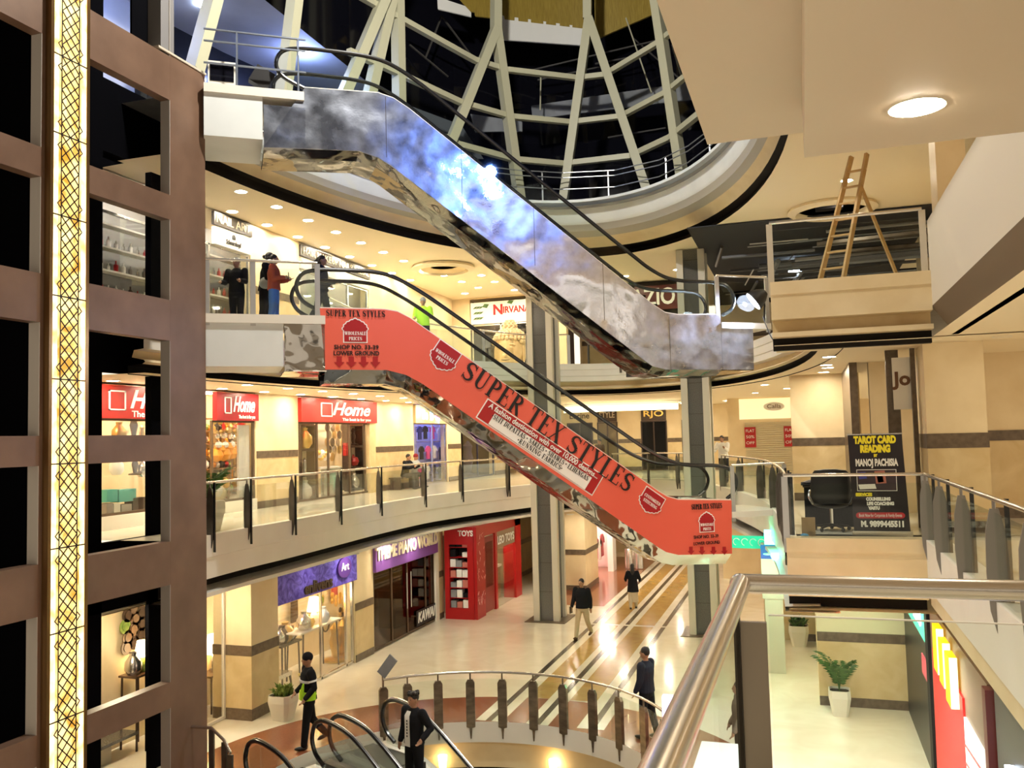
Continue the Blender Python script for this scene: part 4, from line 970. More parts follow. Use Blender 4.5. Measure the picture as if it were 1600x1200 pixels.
# stripped ceiling with ducts beyond
wall_y('wall_stripped_ceiling', 36.4, -3.2, 6, 5.2, 9, black)
t = thing('ceiling_services', 'tangle of grey pipes and ducts where the ceiling is stripped at upper right', 'pipes', (1, 30, 5.0))
random.seed(3)
for k in range(46):
    x0 = random.uniform(-2.6, 1.5); y = random.uniform(24.5, 35); z = random.uniform(5.0, 5.62) if k % 3 else random.uniform(4.7, 5.3)
    if k % 5: pts = [(x0, y, z), (x0+random.uniform(1.5, 4), y+random.uniform(-.3, .3), z+random.uniform(-.06, .06))]
    else: pts = [(x0, y, z), (x0+.4, y-2.5, z+random.uniform(-.2, .2))]
    obj('pipe', MB().tube(pts, random.choice((.02, .03, .05, .08)), 6), random.choice((gsteel, greyp, dsteel, plain('dim_pipe', (.10, .10, .11), .5))), t)
for x, z in ((1238, 342), (1243, 425)):
    q = ony(x, z, 31); u = thing('work_lamp', ('cold white work lamp hanging among the stripped ceiling pipes' if z < 400 else 'lower cold work lamp under the stripped ceiling pipes'), 'lamp', q); obj('tube', MB().box(q.x-.22, q.x+.22, q.y, q.y+.05, q.z, q.z+.06), lampc, u); obj('cord', MB().tube([(q.x, q.y+.02, q.z+.05), (q.x, q.y+.02, 5.66)], .01, 5), rubber, u)
struct('ceiling_stripped', MB().box(-2.8, 3.5, 24.4, 36.2, 5.66, 5.69), plain('stripped_soffit', (.03, .03, .034), .8))
# ------------------------------------------------------------ shops
def glow(n, c, e): return mat(n, c, emit=e, ecol=c)
lit_warm = glow('shop_light_strip', (1.0, .86, .60), 70)
lit_white = glow('shop_light_white', (1.0, .95, .86), 70)
lit_blue = glow('shop_light_blue', (.22, .28, 1.0), 60)
gold = plain('gold', (.75, .50, .14), .28, metal=.9); orange = plain('orange_glaze', (.85, .33, .02), .4); wood = plain('wood', (.32, .18, .075), .45, var=(.22, .11, .04), scale=5, stretch=(1, 1, 6)) if False else mat('wood', (.34, .20, .085), .45, var=(.22, .12, .05), scale=5)
dwood = mat('dark_wood', (.055, .030, .018), .35); silver = plain('silver', (.75, .73, .70), .22, metal=.95); teal = plain('teal', (.10, .42, .38), .4)
brassm = plain('brass', (.62, .42, .16), .3, metal=.9); leafg = mat('leaf_green', (.075, .17, .035), .5, var=(.04, .10, .02), scale=8); leafy = mat('leaf_yellow_green', (.30, .36, .08), .5, var=(.12, .22, .04), scale=8)
potw = mat('white_pot', (.72, .68, .58), .4); soil = plain('soil', (.03, .02, .012), .9); purple = mat('purple_banner', (.20, .16, .80), .45, var=(.045, .02, .33), scale=3.2, detail=9, dist=2.5); purple2 = plain('purple_sign', (.19, .075, .33), .4)
frame_m = plain('brown_door_frame', (.13, .085, .05), .4, metal=.3)
def room(name, F, x0, x1, z0, z1, depth, wall, fl_m, lite=None, n=1):
    # the inside of a shop: three walls, floor, ceiling and light strips
    b = MB(F); b.poly([(x0, depth, z0), (x1, depth, z0), (x1, depth, z1), (x0, depth, z1)]); b.poly([(x0, .3, z0), (x0, depth, z0), (x0, depth, z1), (x0, .3, z1)]); b.poly([(x1, .3, z0), (x1, depth, z0), (x1, depth, z1), (x1, .3, z1)])
    struct('wall_shop_'+name, b, wall)
    struct('ceiling_shop_'+name, MB(F).poly([(x0, .0, z1), (x1, .0, z1), (x1, depth, z1), (x0, depth, z1)]), ceilm)
    if lite:
        for i in range(n):
            c = x0+(x1-x0)*(i+.5)/n
            t = thing('shop_light', 'ceiling light strip inside the '+name.replace('_', ' ')+' shop', 'ceiling light', F @ Vector((c, depth*.45, z1-.05)), group='light strips inside the '+name.replace('_', ' ')+' shop'); obj('tube', MB(F).box(c-.35, c+.35, depth*.25, depth*.25+.10, z1-.05, z1-.012), lite, t)
def shopfront(label, F, x0, x1, z0, zs, zt, sign_m, inset=0., sy=-.06):
    t = thing('shop_sign', label, 'sign', F @ Vector(((x0+x1)/2, 0, zs))); obj('board', MB(F).box(x0, x1, sy, .02, zs, zt), sign_m, t); return t
def glazing(label, F, x0, x1, z0, z1, cuts=(), door=None, fm=frame_m, y=.05, g=pane2, top=True):
    t = thing('shop_window', label, 'shop window', F @ Vector(((x0+x1)/2, y, z0))); xs = [x0, *cuts, x1]
    b = MB(F)
    for x in xs: b.box(x-.03, x+.03, y-.03, y+.03, z0, z1)
    if top: b.box(x0, x1, y-.03, y+.03, z1-.05, z1)
    b.box(x0, x1, y-.03, y+.03, z0, z0+.06); obj('frame', b, fm, t)
    for a, c in zip(xs, xs[1:]): obj('glass_sheet', MB(F).box(a+.03, c-.03, y-.004, y+.004, z0+.06, z1-.05), g, t)
    return t
def item(kind, label, cat, F, p, s, m, group=None, rz=0):
    # small shop goods, each a thing of its own
    b = MB(F); x, y, z = p
    if kind == 'vase': b.lathe([(.25*s, 0), (.42*s, .25*s), (.40*s, .6*s), (.16*s, .9*s), (.2*s, 1.05*s), (.14*s, 1.03*s)], p, 12)
    elif kind == 'globe': b.lathe([(.02*s, 0), (.34*s, .12*s), (.48*s, .42*s), (.36*s, .74*s), (.1*s, .85*s), (.07*s, 1.0*s)], p, 12)
    elif kind == 'box': b.box(x-.5*s, x+.5*s, y-.3*s, y+.3*s, z, z+.8*s)
    elif kind == 'tallbox': b.box(x-.3*s, x+.3*s, y-.3*s, y+.3*s, z, z+1.1*s)
    elif kind == 'bottle': b.lathe([(.2*s, 0), (.2*s, .65*s), (.07*s, .8*s), (.07*s, 1.0*s), (.09*s, 1.02*s)], p, 8)
    elif kind == 'disc':
        q = [(x+.5*s*math.cos(a), z+.5*s*math.sin(a)) for a in [2*math.pi*i/18 for i in range(18)]]; b.slabxz(q, y-.02, y); q = [(x+.3*s*math.cos(a), z+.3*s*math.sin(a)) for a in [2*math.pi*i/18 for i in range(18)]]; b.slabxz(q, y-.035, y-.02)
    elif kind == 'framed': b.box(x-.4*s, x+.4*s, y-.03, y, z-.5*s, z+.5*s); b.box(x-.3*s, x+.3*s, y-.04, y-.03, z-.4*s, z+.4*s)
    elif kind == 'figure': b.lathe([(.3*s, 0), (.3*s, .06*s), (.08*s, .1*s), (.16*s, .5*s), (.1*s, .7*s), (.14*s, .85*s), (.02*s, 1.0*s)], p, 10)
    elif kind == 'garment': b.slabxz([(x+a*s, z+c*s) for a, c in ((-.28, 0), (.28, 0), (.26, .62), (.5, .55), (.46, .78), (.14, 1), (-.14, 1), (-.46, .78), (-.5, .55), (-.26, .62))], y-.05, y)
    return solo({'vase': 'vase', 'globe': 'round_lantern', 'box': 'gift_box', 'tallbox': 'tall_box', 'bottle': 'bottle', 'disc': 'wall_plate', 'framed': 'framed_picture', 'figure': 'figurine', 'garment': 'hanging_garment'}[kind], b, m, label, cat, group, True)
def shelf_unit(label, F, x0, x1, y, z0, z1, n, m, d=.28, back=None):
    t = thing('shelf_unit', label, 'shelf', F @ Vector(((x0+x1)/2, y, z0))); 
    for k in range(n): z = z0+(z1-z0)*k/(n-1); obj('shelf', MB(F).box(x0, x1, y-d, y, z-.02, z+.02), m, t)
    b = MB(F).box(x0-.03, x0, y-d, y, z0-.02, z1+.02).box(x1, x1+.03, y-d, y, z0-.02, z1+.02); obj('side_panel', b, m, t)
    if back: obj('back_panel', MB(F).box(x0, x1, y, y+.02, z0, z1), back, t)
    return [z0+(z1-z0)*k/(n-1)+.02 for k in range(n)]
# ---- middle level, left: home ware shops
FM = FR((-14.5, 0, 0), (0, 1))
for i, (a, c, lx, w_, lab) in enumerate(((15.0, 18.2, .5, 1.7, 'red home ware shop sign seen through the tower window'), (19.3, 21.15, .45, 1.25, 'smaller red home ware shop sign beside the brown tower'), (23.35, 28.35, .2, 3.3, 'widest red home ware shop sign, over the shop with a glass door'))):
    t = shopfront(lab, FM, a, c, L1, .66, 1.40, plain('home_red', (.40, .022, .016), .35) if i != 1 else plain('deep_red_panel', (.26, .008, .014), .35), sy=-.12)
    sgn = FM @ Matrix.Translation((0, -.12, 0)); w = c-a
    text('Home', sgn, a+w*.62, 1.08, .58, whitev, t, width=w*.52, bold=.012, shear=.35)
    text('The best is for you', sgn, a+w*.70, .76, .13 if i else .2, whitev, t, width=w*.40 if i else w*.62, bold=.002)
    b = MB(sgn); xa, xb = a+w*(.17 if i != 2 else .23), a+w*(.33 if i != 2 else .37); za, zb = .84, 1.28
    for q in ((xa, xb, za, za+.03), (xa, xb, zb-.03, zb), (xa, xa+.04, za, zb), (xb-.04, xb, za, zb)): b.box(q[0], q[1], -.012, 0, q[2], q[3])
    obj('logo_frame', b, whitev, t)
def at(px, py, X, wall):
    q = onx(px, py, X); return (q.y, -X+wall, q.z)
room('home_ware', FM, 13.6, 22.9, L1+.01, 1.42, 1.5, cream, marble2, lit_warm, 4)
room('home_gift', FM, 23.4, 30.6, L1+.01, 1.42, 1.5, cream, marble2, lit_white, 4)
glazing('glass shop window with golden goods beside the brown tower', FM, 19.3, 21.1, L1+.3, .66, ())
glazing('glass shop window with teal boxes seen through the tower', FM, 13.7, 18.3, L1+.3, .66, (14.9,))
glazing('wide glass front with open door below the widest red sign', FM, 23.4, 28.25, L1+.02, .66, (24.5, 25.2, 26.6, 27.7))
struct('trim_22', MB(FM).box(13.6, 21.15, -.05, .9, L1, L1+.3), trimw)
struct('trim_23', MB(FM).box(27.85, 28.3, -.08, .05, L1, .66), sand)
random.seed(11)
gh = 'golden and white gift ware crowded in the home ware shop window'; MW = -14.5
cols = [gold, orange, silver, whitev, brassm, dwood, leafy, redb]
for k, (x, y, s_) in enumerate(((338, 722, .40), (349, 721, .44), (360, 719, .42), (343, 712, .36), (355, 709, .38), (368, 716, .34))):
    item('globe', 'round orange lantern in the shop window beside the tower', 'lantern', FM, at(x, y, -14.85, MW), s_, orange, 'orange lanterns in the shop window')
zs = shelf_unit('tall display shelves of small bright gifts behind the orange lanterns', FM, 20.1, 22.2, 1.25, L1+.1, .75, 8, wood, .26)
for z in zs[:-1]:
    for k in range(11):
        item(random.choice(('vase', 'figure', 'globe', 'tallbox', 'globe')), 'small bright gift on the display shelves behind the orange lanterns', 'ornament', FM, (20.2+.185*k, 1.1, z), random.uniform(.16, .28), random.choice(cols), gh)
for k in range(14):
    item('globe', 'small golden ball hanging in the shop window beside the tower', 'bauble', FM, at(334+2.6*k, 664+11*((k*5) % 4)+3*(k % 2), -14.75, MW), random.uniform(.13, .24), (gold, brassm, silver, whitev)[k % 4], 'golden balls hanging in the shop window')
t = thing('wooden_ladder', 'leaning wooden display ladder in the shop window beside the tower', 'ladder', FM @ Vector((20.5, .3, L1+.3)))
la, lb, lc, ld = [at(x, y, -14.78, MW) for x, y in ((355, 793), (377, 793), (364, 706), (369, 706))]
obj('rail', MB(FM).bar(la, lc, .04, .04), wood, t); obj('rail', MB(FM).bar(lb, ld, .04, .04), wood, t)
for k in range(4): f = .1+.22*k; obj('rung', MB(FM).bar(Vector(la).lerp(Vector(lc), f), Vector(lb).lerp(Vector(ld), f), .03, .03), wood, t)
struct('trim_24', MB(FM).box(20.55, 21.05, .12, .18, L1+.3, .55), trimw)
for k, (x, y, w_, m_) in enumerate(((345, 775, .30, cream), (366, 786, .30, whitev), (352, 757, .26, brassm), (338, 770, .3, potw))): item('vase', ('beige jug low in the shop window beside the tower', 'white branching ornament at the foot of the display ladder', 'brass pot behind the display ladder', 'pale bowl low in the shop window beside the tower')[k], 'ornament', FM, at(x, y+6, -14.9, MW), w_*1.3, m_)
def pxbox(label, x0, x1, y0, y1, X, wall, F, m, th=.25, kind='gift_box', cat='box', group=None):
    a_, b_ = at(x0, y1, X, wall), at(x1, y0, X, wall); return solo(kind, MB(F).box(a_[0], b_[0], a_[1], a_[1]+th, min(a_[2], b_[2]), max(a_[2], b_[2])), m, label, cat, group)
for x0, x1, y0, y1, m_, lab in ((167, 184, 764, 785, teal, 'left upper teal gift box in the window seen through the tower'), (186, 213, 763, 785, teal, 'wide teal gift box in the window seen through the tower'), (167, 177, 786, 806, plain('grey_box', (.32, .28, .24), .6), 'grey box under the left teal box'), (178, 188, 786, 806, potw, 'cream box between two grey boxes in the tower window view'), (190, 206, 787, 806, bpy.data.materials['grey_box'], 'wide grey box under the wide teal box'), (208, 231, 776, 806, dwood, 'dark patterned box at the right of the teal boxes')): pxbox(lab, x0, x1, y0, y1, -14.9, MW, FM, m_)
for k, (x, y, s_, m_) in enumerate(((209, 685, .62, dwood), (186, 688, .4, brassm), (222, 690, .4, gold), (182, 742, .4, whitev), (211, 742, .5, dwood), (224, 745, .45, silver), (190, 726, .2, redb))): item(('figure', 'vase')[k % 2], ('tall dark figure above in the tower window view', 'brass vase left of the tall dark figure', 'gold figure right of the tall dark figure', 'white vase above the teal boxes', 'dark bear like figure above the teal boxes', 'silver vase at right above the teal boxes', 'small red figure above the teal boxes')[k], 'ornament', FM, at(x, y, -15.0, MW), s_, m_)
# wide home ware shop: cabinets with lit niches, discs, draped table
def niche(label, x0, x1, y0, y1, X, n, its):
    p0, p1 = at(x0, y1, X, MW), at(x1, y0, X, MW); za, zb = p0[2], p1[2]; t = thing('display_cabinet', label, 'cabinet', FM @ Vector(((p0[0]+p1[0])/2, p0[1], za)))
    obj('back_panel', MB(FM).box(p0[0], p1[0], p0[1]+.3, p0[1]+.33, za, zb), mat('niche_lining', (.85, .74, .5), .5), t)
    b = MB(FM).box(p0[0]-.07, p0[0], p0[1], p0[1]+.33, za, zb).box(p1[0], p1[0]+.07, p0[1], p0[1]+.33, za, zb); obj('side_panel', b, dwood, t)
    for k in range(n+1): z = za+(zb-za)*k/n; obj('shelf', MB(FM).box(p0[0], p1[0], p0[1], p0[1]+.3, z-.04, z+.04), dwood, t)
    for k, (kind, lab, s_, m_) in enumerate(its): item(kind, lab, 'ornament', FM, ((p0[0]+p1[0])/2, p0[1]+.15, za+(zb-za)*k/n+.05), s_, m_)
niche('dark framed display cabinet left of the wide home ware shop door', 473, 491, 664, 783, -14.85, 3, (('vase', 'pale jar in the lowest niche left of the shop door', .55, whitev), ('figure', 'white bird figure in the middle niche left of the shop door', .5, silver), ('vase', 'tall golden vase in the top niche left of the shop door', .62, gold)))
niche('dark framed display cabinet right of the wide home ware shop door', 550, 566, 664, 766, -14.85, 3, (('vase', 'grey jar in the lowest niche right of the shop door', .5, silver), ('globe', 'red dish in the middle niche right of the shop door', .42, redb), ('figure', 'thin dark figure in the top niche right of the shop door', .6, dwood)))
for k in range(18):
    x, y = 511+8*(k % 4)+3*((k//4) % 2), 668+11.5*(k//4); item('disc', 'round dark mirror on display in the wide home ware shop', 'mirror', FM, at(x, y, -15.5, MW), .30, (dwood, silver, brassm)[k % 3], 'round wall mirrors in the wide home ware shop')
for k in range(8): item('globe', 'small golden lantern in the middle of the wide home ware shop', 'lantern', FM, at(497+2.2*k, 712+4*(k % 3), -15.2, MW), .22, (gold, whitev)[k % 2], 'golden lanterns in the wide home ware shop')
p0, p1 = at(499, 772, -14.9, MW), at(531, 728, -14.9, MW); t = thing('display_table', 'silver draped display table in the doorway of the wide home ware shop', 'table', FM @ Vector(((p0[0]+p1[0])/2, .6, L1)))
obj('table_top', MB(FM).box(p0[0], p1[0], .35, .85, p1[2]-.05, p1[2]), whitev, t); obj('drape', MB(FM).rows([[(p0[0]+(p1[0]-p0[0])*i/28, .34+.04*math.sin(i*1.3), z) for i in range(29)] for z in (p1[2]-.05, L1+.02)]), silver, t)
pxbox('red fire extinguisher box by the right cabinet of the wide home ware shop', 541, 546, 692, 712, -14.7, MW, FM, redb, .12, 'wall_box', 'box')
# neon childrens shop
room('childrens_clothes', FM, 31.7, 36.6, L1+.01, 1.42, 1.0, plain('bluewhite', (.55, .58, .85), .6), marble2, lit_blue, 2)
t = shopfront('childrens clothes shop sign with pink and blue neon letters', FM, 31.7, 35.1, L1, .70, 1.40, sand, sy=-.1)
sg = FM @ Matrix.Translation((0, -.1, 0))
text('Be', sg, 32.6, 1.02, .52, glow('neon_pink', (1., .16, .62), 6), t, bold=.01); text('B', sg, 33.25, 1.02, .6, glow('neon_cyan', (.1, .75, 1.), 6), t, bold=.01); text('oy', sg, 33.9, 1.0, .52, bpy.data.materials['neon_pink'], t, bold=.01)
glazing('glass front of the blue lit childrens clothes shop', FM, 31.75, 35.0, L1+.02, .70, (33.6,), fm=silver)
p0, p1 = at(650, 752, -15.1, MW), at(696, 668, -15.1, MW)
t = thing('clothes_rack', 'metal clothes rack in the blue lit shop', 'rack', FM @ Vector((34, .6, L1)))
for y in (668, 690, 722, 742): z = at(672, y, -15.1, MW)[2]; obj('rail', MB(FM).tube([(p0[0], .6, z), (p1[0], .6, z)], .025, 6), silver, t)
for x in (p0[0], p1[0]): obj('upright', MB(FM).box(x-.03, x+.03, .57, .63, L1, p1[2]), silver, t)
for k, (x, y) in enumerate(((655, 687), (664, 686), (675, 686), (686, 688), (658, 718), (668, 717), (678, 716), (688, 718), (657, 748), (667, 748), (677, 747), (687, 748))):
    item('garment', 'small garment on the rack in the blue lit shop', 'clothes', FM, at(x, y, -15.05, MW), .55, (plain('navy', (.03, .035, .12), .8), blackv, plain('pinkcloth', (.75, .08, .28), .8), whitev)[(k+k//4) % 4], 'garments on the rack in the blue lit shop')
# dark shop further on
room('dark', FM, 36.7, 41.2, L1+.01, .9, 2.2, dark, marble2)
t = glazing('dark shop window behind the railing near the pillar', FM, 36.75, 41.1, L1+.02, .92, (38.9,), fm=plain('navy_frame', (.02, .02, .06), .4), g=pane2)
for x in (37.6, 39.6): item('figure', 'dark mannequin in the dark shop window', 'mannequin', FM, (x, .8, L1+.02), 1.7, plain('navy2', (.02, .02, .10), .7), 'mannequins in the dark shop window')

# ---- upper level, left
FU = FR((-13.3, 0, 0), (0, 1))
room('beauty', FU, 11.5, 21.0, L2+.01, 5.68, 1.3, plain('salon_grey', (.16, .15, .14), .5), marble2, lit_white, 3)
room('salon', FU, 21.55, 27.6, L2+.01, 5.68, 1.3, plain('salon_grey2', (.22, .20, .18), .5), marble2, lit_white, 2)
out_m = plain('dark_sign_board', (.035, .028, .024), .4); letter_m = plain('sign_outline_cream', (.62, .52, .38), .5)
t = shopfront('dark sign with outlined capital letters seen through the tower window', FU, 13.6, 16.6, L2, 5.15, 5.55, out_m); sg = FU @ Matrix.Translation((0, -.06, 0))
text('FINESSE', sg, 15.0, 5.35, .42, letter_m, t, width=2.4, bold=.0)
t = shopfront('dark nail art sign over the white hair care panel', FU, 17.7, 19.25, L2, 5.33, 5.66, out_m); text('NAIL ART', sg, 18.45, 5.49, .30, letter_m, t, width=1.35)
t = shopfront('white hair care brand panel with a small black head logo', FU, 17.7, 19.2, L2, 4.86, 5.28, whitev)
text('Schwarzkopf', sg, 18.45, 5.0, .16, blackv, t, width=.6, bold=.004); obj('logo', MB(sg).slabxz([(18.40, 5.10), (18.52, 5.10), (18.53, 5.16), (18.50, 5.22), (18.42, 5.22), (18.39, 5.16)], -.01, 0), blackv, t)
glazing('glass salon front with white product shelves behind the people', FU, 11.6, 19.2, L2+.02, 4.86, (13.9, 17.6), fm=silver)
t = shopfront('long dark hair and makeup sign of the upper salon', FU, 21.55, 25.75, L2, 5.30, 5.62, out_m); text('HAIR MAKEUP NAILS FACIAL', sg, 23.65, 5.46, .28, letter_m, t, width=4.0)
t = shopfront('white panel with a black face picture under the salon sign', FU, 21.6, 25.7, L2, 4.95, 5.25, plain('salon_panel', (.55, .52, .47), .5)); text('MEN', sg, 22.4, 5.1, .26, blackv, t, bold=.006)
glazing('glass front of the upper salon behind the escalator rail', FU, 21.6, 25.7, L2+.02, 4.95, (23.0, 24.4), fm=silver)
for x, y in ((23.35, 3.95), (23.35, 3.66)): item('framed', 'small pale notice stuck on the salon glass', 'notice', FU, (x, .03, y), .28, plain('notice_blue', (.55, .68, .72), .6), 'notices on the salon glass')
random.seed(5)
for (a, c, zz, lab, n) in ((14.2, 17.3, 5, 'white salon shelves of hair products seen through the tower', 5), (18.0, 20.6, 5, 'white salon shelves of hair products behind the people', 5)):
    zs = shelf_unit(lab, FU, a, c, .9, L2+.3, L2+2.3, n, trimw, .25)
    for z in zs[:-1]:
        for k in range(int((c-a)/.22)-0):
            item('bottle', 'bottle on '+lab[6:], 'bottle', FU, (a+.12+.22*k, .78, z), random.uniform(.16, .26), random.choice((whitev, whitev, redb, dwood, silver)), 'bottles on '+lab[6:])
# Nirvana shop with the golden head
FN = FR((-12.6, 33.2, 0), (1, 0)); sg = FN @ Matrix.Translation((0, -.05, 0))
room('head', FN, 0, 3.7, L2+.01, 5.6, 2.4, plain('aubergine', (.05, .03, .04), .6), marble2, None)
t = shopfront('white restaurant sign with red letters and green leaves', FN, .05, 3.65, L2, 4.62, 5.5, whitev, sy=-.05); text('N', sg, 1.22, 5.14, .56, redb, t, bold=.02); text('IRVANA', sg, 1.98, 5.12, .36, redb, t, width=1.12, bold=.012)
b = MB(sg)
for k in range(9):
    x, z = .15+.12*(k % 3), 4.8+.22*(k//3); b.slabxz([(x, z), (x+.12, z+.02), (x+.22, z+.1), (x+.1, z+.09)], -.012, -.002)
b.slabxz([(.55, 5.3), (.75, 5.25), (.85, 5.4), (.65, 5.43)], -.012, -.002).slabxz([(1.6, 5.40), (1.8, 5.34), (1.9, 5.48), (1.7, 5.5)], -.012, -.002); obj('leaf_print', b, leafg, t)
glazing('dark glass front of the restaurant behind the golden head', FN, .1, 3.6, L2+.02, 4.6, (1.3, 2.4), fm=silver, g=glass('smoke_glass', (.35, .32, .34), .08))
# golden head sculpture
hc = Vector((ony(797, 560, 31.2).x, 31.2, 2.55)); skin_g = mat('gilded_plaster', (.74, .56, .33), .38, var=(.62, .43, .22), scale=3, metal=.15)
t = thing('head_sculpture', 'large golden serene head sculpture with curled hair and topknot', 'sculpture', hc)
b = MB(); b.ell(hc+Vector((0, 0, .78)), (.56, .60, .78), 24, 18); b.ell(hc+Vector((0, -.56, .62)), (.085, .10, .20), 12, 8); b.ell(hc+Vector((0, -.60, .52)), (.11, .07, .06), 10, 6)
for s in (-1, 1):
    b.ell(hc+Vector((s*.54, 0, .62)), (.07, .14, .36), 10, 8); b.ell(hc+Vector((s*.21, -.50, .78)), (.15, .07, .065), 12, 8); b.ell(hc+Vector((s*.21, -.50, .92)), (.19, .07, .035), 12, 6, Matrix.Rotation(s*.2, 3, 'Y'))
b.ell(hc+Vector((0, -.53, .36)), (.17, .07, .04), 12, 6); b.ell(hc+Vector((0, -.52, .30)), (.13, .07, .035), 12, 6); b.ell(hc+Vector((0, -.42, .12)), (.2, .14, .12), 12, 8)
obj('face', b, skin_g, t, True)
b = MB(); hm = hc+Vector((0, .06, .98))
for j in range(7):
    ph = math.radians(4+12.5*j); nn = max(6, int(26*math.cos(ph)))
    for k in range(nn):
        a = 2*math.pi*(k+.5*(j % 2))/nn; q = hm+Vector((.62*math.cos(ph)*math.cos(a), .64*math.cos(ph)*math.sin(a), .58*math.sin(ph)))
        if j == 0 and abs(math.degrees(a)-270) < 50: continue
        b.ell(q, (.085, .085, .08), 6, 5)
b.ell(hm+Vector((0, .02, .0)), (.60, .60, .56), 20, 10); obj('curled_hair', b, mat('gilded_hair', (.58, .45, .27), .45), t, True)
b = MB(); kc = hm+Vector((0, 0, .62)); b.ell(kc, (.24, .24, .26), 14, 10)
for j in range(4):
    for k in range(9): a = 2*math.pi*(k+.5*(j % 2))/9; b.ell(kc+Vector((.25*math.cos(a)*math.cos(j*.35), .25*math.sin(a)*math.cos(j*.35), .08*j)), (.06, .06, .055), 6, 5)
obj('topknot', b, bpy.data.materials['gilded_hair'], t, True)
for s in (-1, 1): obj('eyelid_line', MB().tube([hc+Vector((s*(.08+.26*f), -.575+.10*f*f+.02*math.sin(f*3), .765-.045*math.sin(f*3.14))) for f in (0, .25, .5, .75, 1)], .010, 5), dwood, t)
obj('mouth_line', MB().tube([hc+Vector((x, -.60+abs(x)*.28, .33+.12*abs(x))) for x in (-.17, -.08, 0, .08, .17)], .010, 5), dwood, t)
# far upper right shop
qa, qb = ony(985, 478, 32.4), ony(1058, 436, 32.4); FQ = FR((qa.x, 32.4, 0), (1, 0)); aw = qb.x-qa.x
struct('wall_far_red', MB(FQ).box(-.1, aw+.1, .05, .3, L2, 5.68), dark)
t = shopfront('dark red shop sign with big white letters on the far upper level', FQ, 0, aw, L2, 4.60, 5.5, plain('dark_red_sign', (.09, .012, .012), .4)); text('AZIO', FQ @ Matrix.Translation((0, -.07, 0)), aw*.5, 5.05, .85, whitev, t, width=aw*.92, bold=.02)

# ---- lowest level, left
FL = FR((-11.95, 0, 0), (0, 1))
room('gift_gallery', FL, 12.5, 23.7, L0+.01, -2.97, 1.5, cream, marble2, lit_warm, 5)
t = shopfront('violet swirled shop sign with bronze letters and an oval badge', FL, 18.05, 22.0, L0, -3.78, -3.05, purple, sy=-.1); sg = FL @ Matrix.Translation((0, -.1, 0))
text('enlivens', sg, 19.95, -3.6, .40, plain('letter_bronze', (.10, .07, .045), .35, metal=.5), t, width=1.35, bold=.012, ext=.03)
obj('badge', MB(sg).slabxz([(21.25+.36*math.cos(a), -3.34+.27*math.sin(a)) for a in [2*math.pi*i/24 for i in range(24)]], -.05, 0), plain('badge_violet', (.08, .03, .22), .4), t); text('Art', sg, 21.25, -3.32, .30, whitev, t, y=-.06, width=.4)
glazing('glass front of the gift gallery under the violet sign', FL, 18.1, 21.95, L0+.02, -3.78, (20.3, 21.6), fm=silver)
glazing('glass front of the gift gallery left of the square column', FL, 14.9, 16.9, L0+.02, -2.97, (), fm=trimw, y=.5)
# things in the gift gallery
def table(label, F, x, y, z, w, d, h, top_m, leg_m, round_=False):
    t = thing('side_table', label, 'table', F @ Vector((x, y, z))); 
    if round_: obj('table_top', MB(F).lathe([(.01, h-.04), (w/2, h-.04), (w/2, h), (.01, h)], (x, y, z), 20), top_m, t)
    else: obj('table_top', MB(F).box(x-w/2, x+w/2, y-d/2, y+d/2, z+h-.04, z+h), top_m, t)
    for sx in (-1, 1):
        for sy in (-1, 1): obj('leg', MB(F).tube([(x+sx*w*.40, y+sy*d*.40, z+h-.04), (x+sx*w*.43, y+sy*d*.43, z)], .022, 6), leg_m, t)
    return t
def tlamp(label, F, x, y, z, h, base_m, sh=.28):
    t = thing('table_lamp', label, 'lamp', F @ Vector((x, y, z))); obj('base', MB(F).lathe([(.10, 0), (.13, .08), (.10, h*.35), (.03, h*.5), (.02, h*.62)], (x, y, z), 12), base_m, t, True)
    obj('lamp_shade', MB(F).lathe([(sh*.85, h*.5), (sh*.55, h), (sh*.5, h), (sh*.8, h*.5)], (x, y, z), 20), glow('lit_lamp_shade', (1., .80, .46), 3), t, True); return t
LW = -11.95
p0, p1 = at(455, 990, -12.55, LW), at(521, 988, -12.55, LW); tc_, tz = (p0[0]+p1[0])/2, p0[2]
table('white topped console table with a lit lamp in the gift gallery', FL, tc_, .6, L0, p1[0]-p0[0], .55, tz-L0, trimw, dwood)
xl = at(491, 990, -12.55, LW)[0]; tlamp('lit table lamp with pale shade on the white topped console', FL, xl, .6, tz, .72, trimw, .22)
for i, x in enumerate((472, 480, 503)): item(('vase', 'globe', 'vase')[i], ('silver flower ornament left of the console lamp', 'gold jar beside the console lamp', 'small patterned urn right of the console lamp')[i], 'ornament', FL, (at(x, 990, -12.5, LW)[0], .5, tz), (.46, .36, .4)[i], (silver, gold, plain('blue_white', (.45, .5, .6), .4))[i])
c_ = at(509, 971, -12.6, LW); b = MB(FL).tube([(c_[0]+.20*math.cos(a_), .65, c_[2]+.27*math.sin(a_)) for a_ in [2*math.pi*i/20 for i in range(20)]], .022, 6, True); solo('oval_mirror', b, dwood, 'dark oval mirror frame on the white topped console', 'mirror')
random.seed(8)
for k in range(15):
    r = random.uniform(0, 12); a_ = random.uniform(0, 6.28); item('disc', 'gold disc of the round wall ornament above the console', 'wall ornament', FL, at(499+r*math.cos(a_), 938+r*math.sin(a_), -13.2+.02*k, LW), .20, (gold, brassm, leafy)[k % 3], 'gold discs on the gallery back wall')
for k in range(8): item('disc', 'small gold disc of the branching ornament at the right of the gallery', 'wall ornament', FL, at(519+6*(k % 4), 930+9*(k//4)+4*(k % 2), -13.1, LW), .18, gold, 'gold branching discs at the right of the gallery')
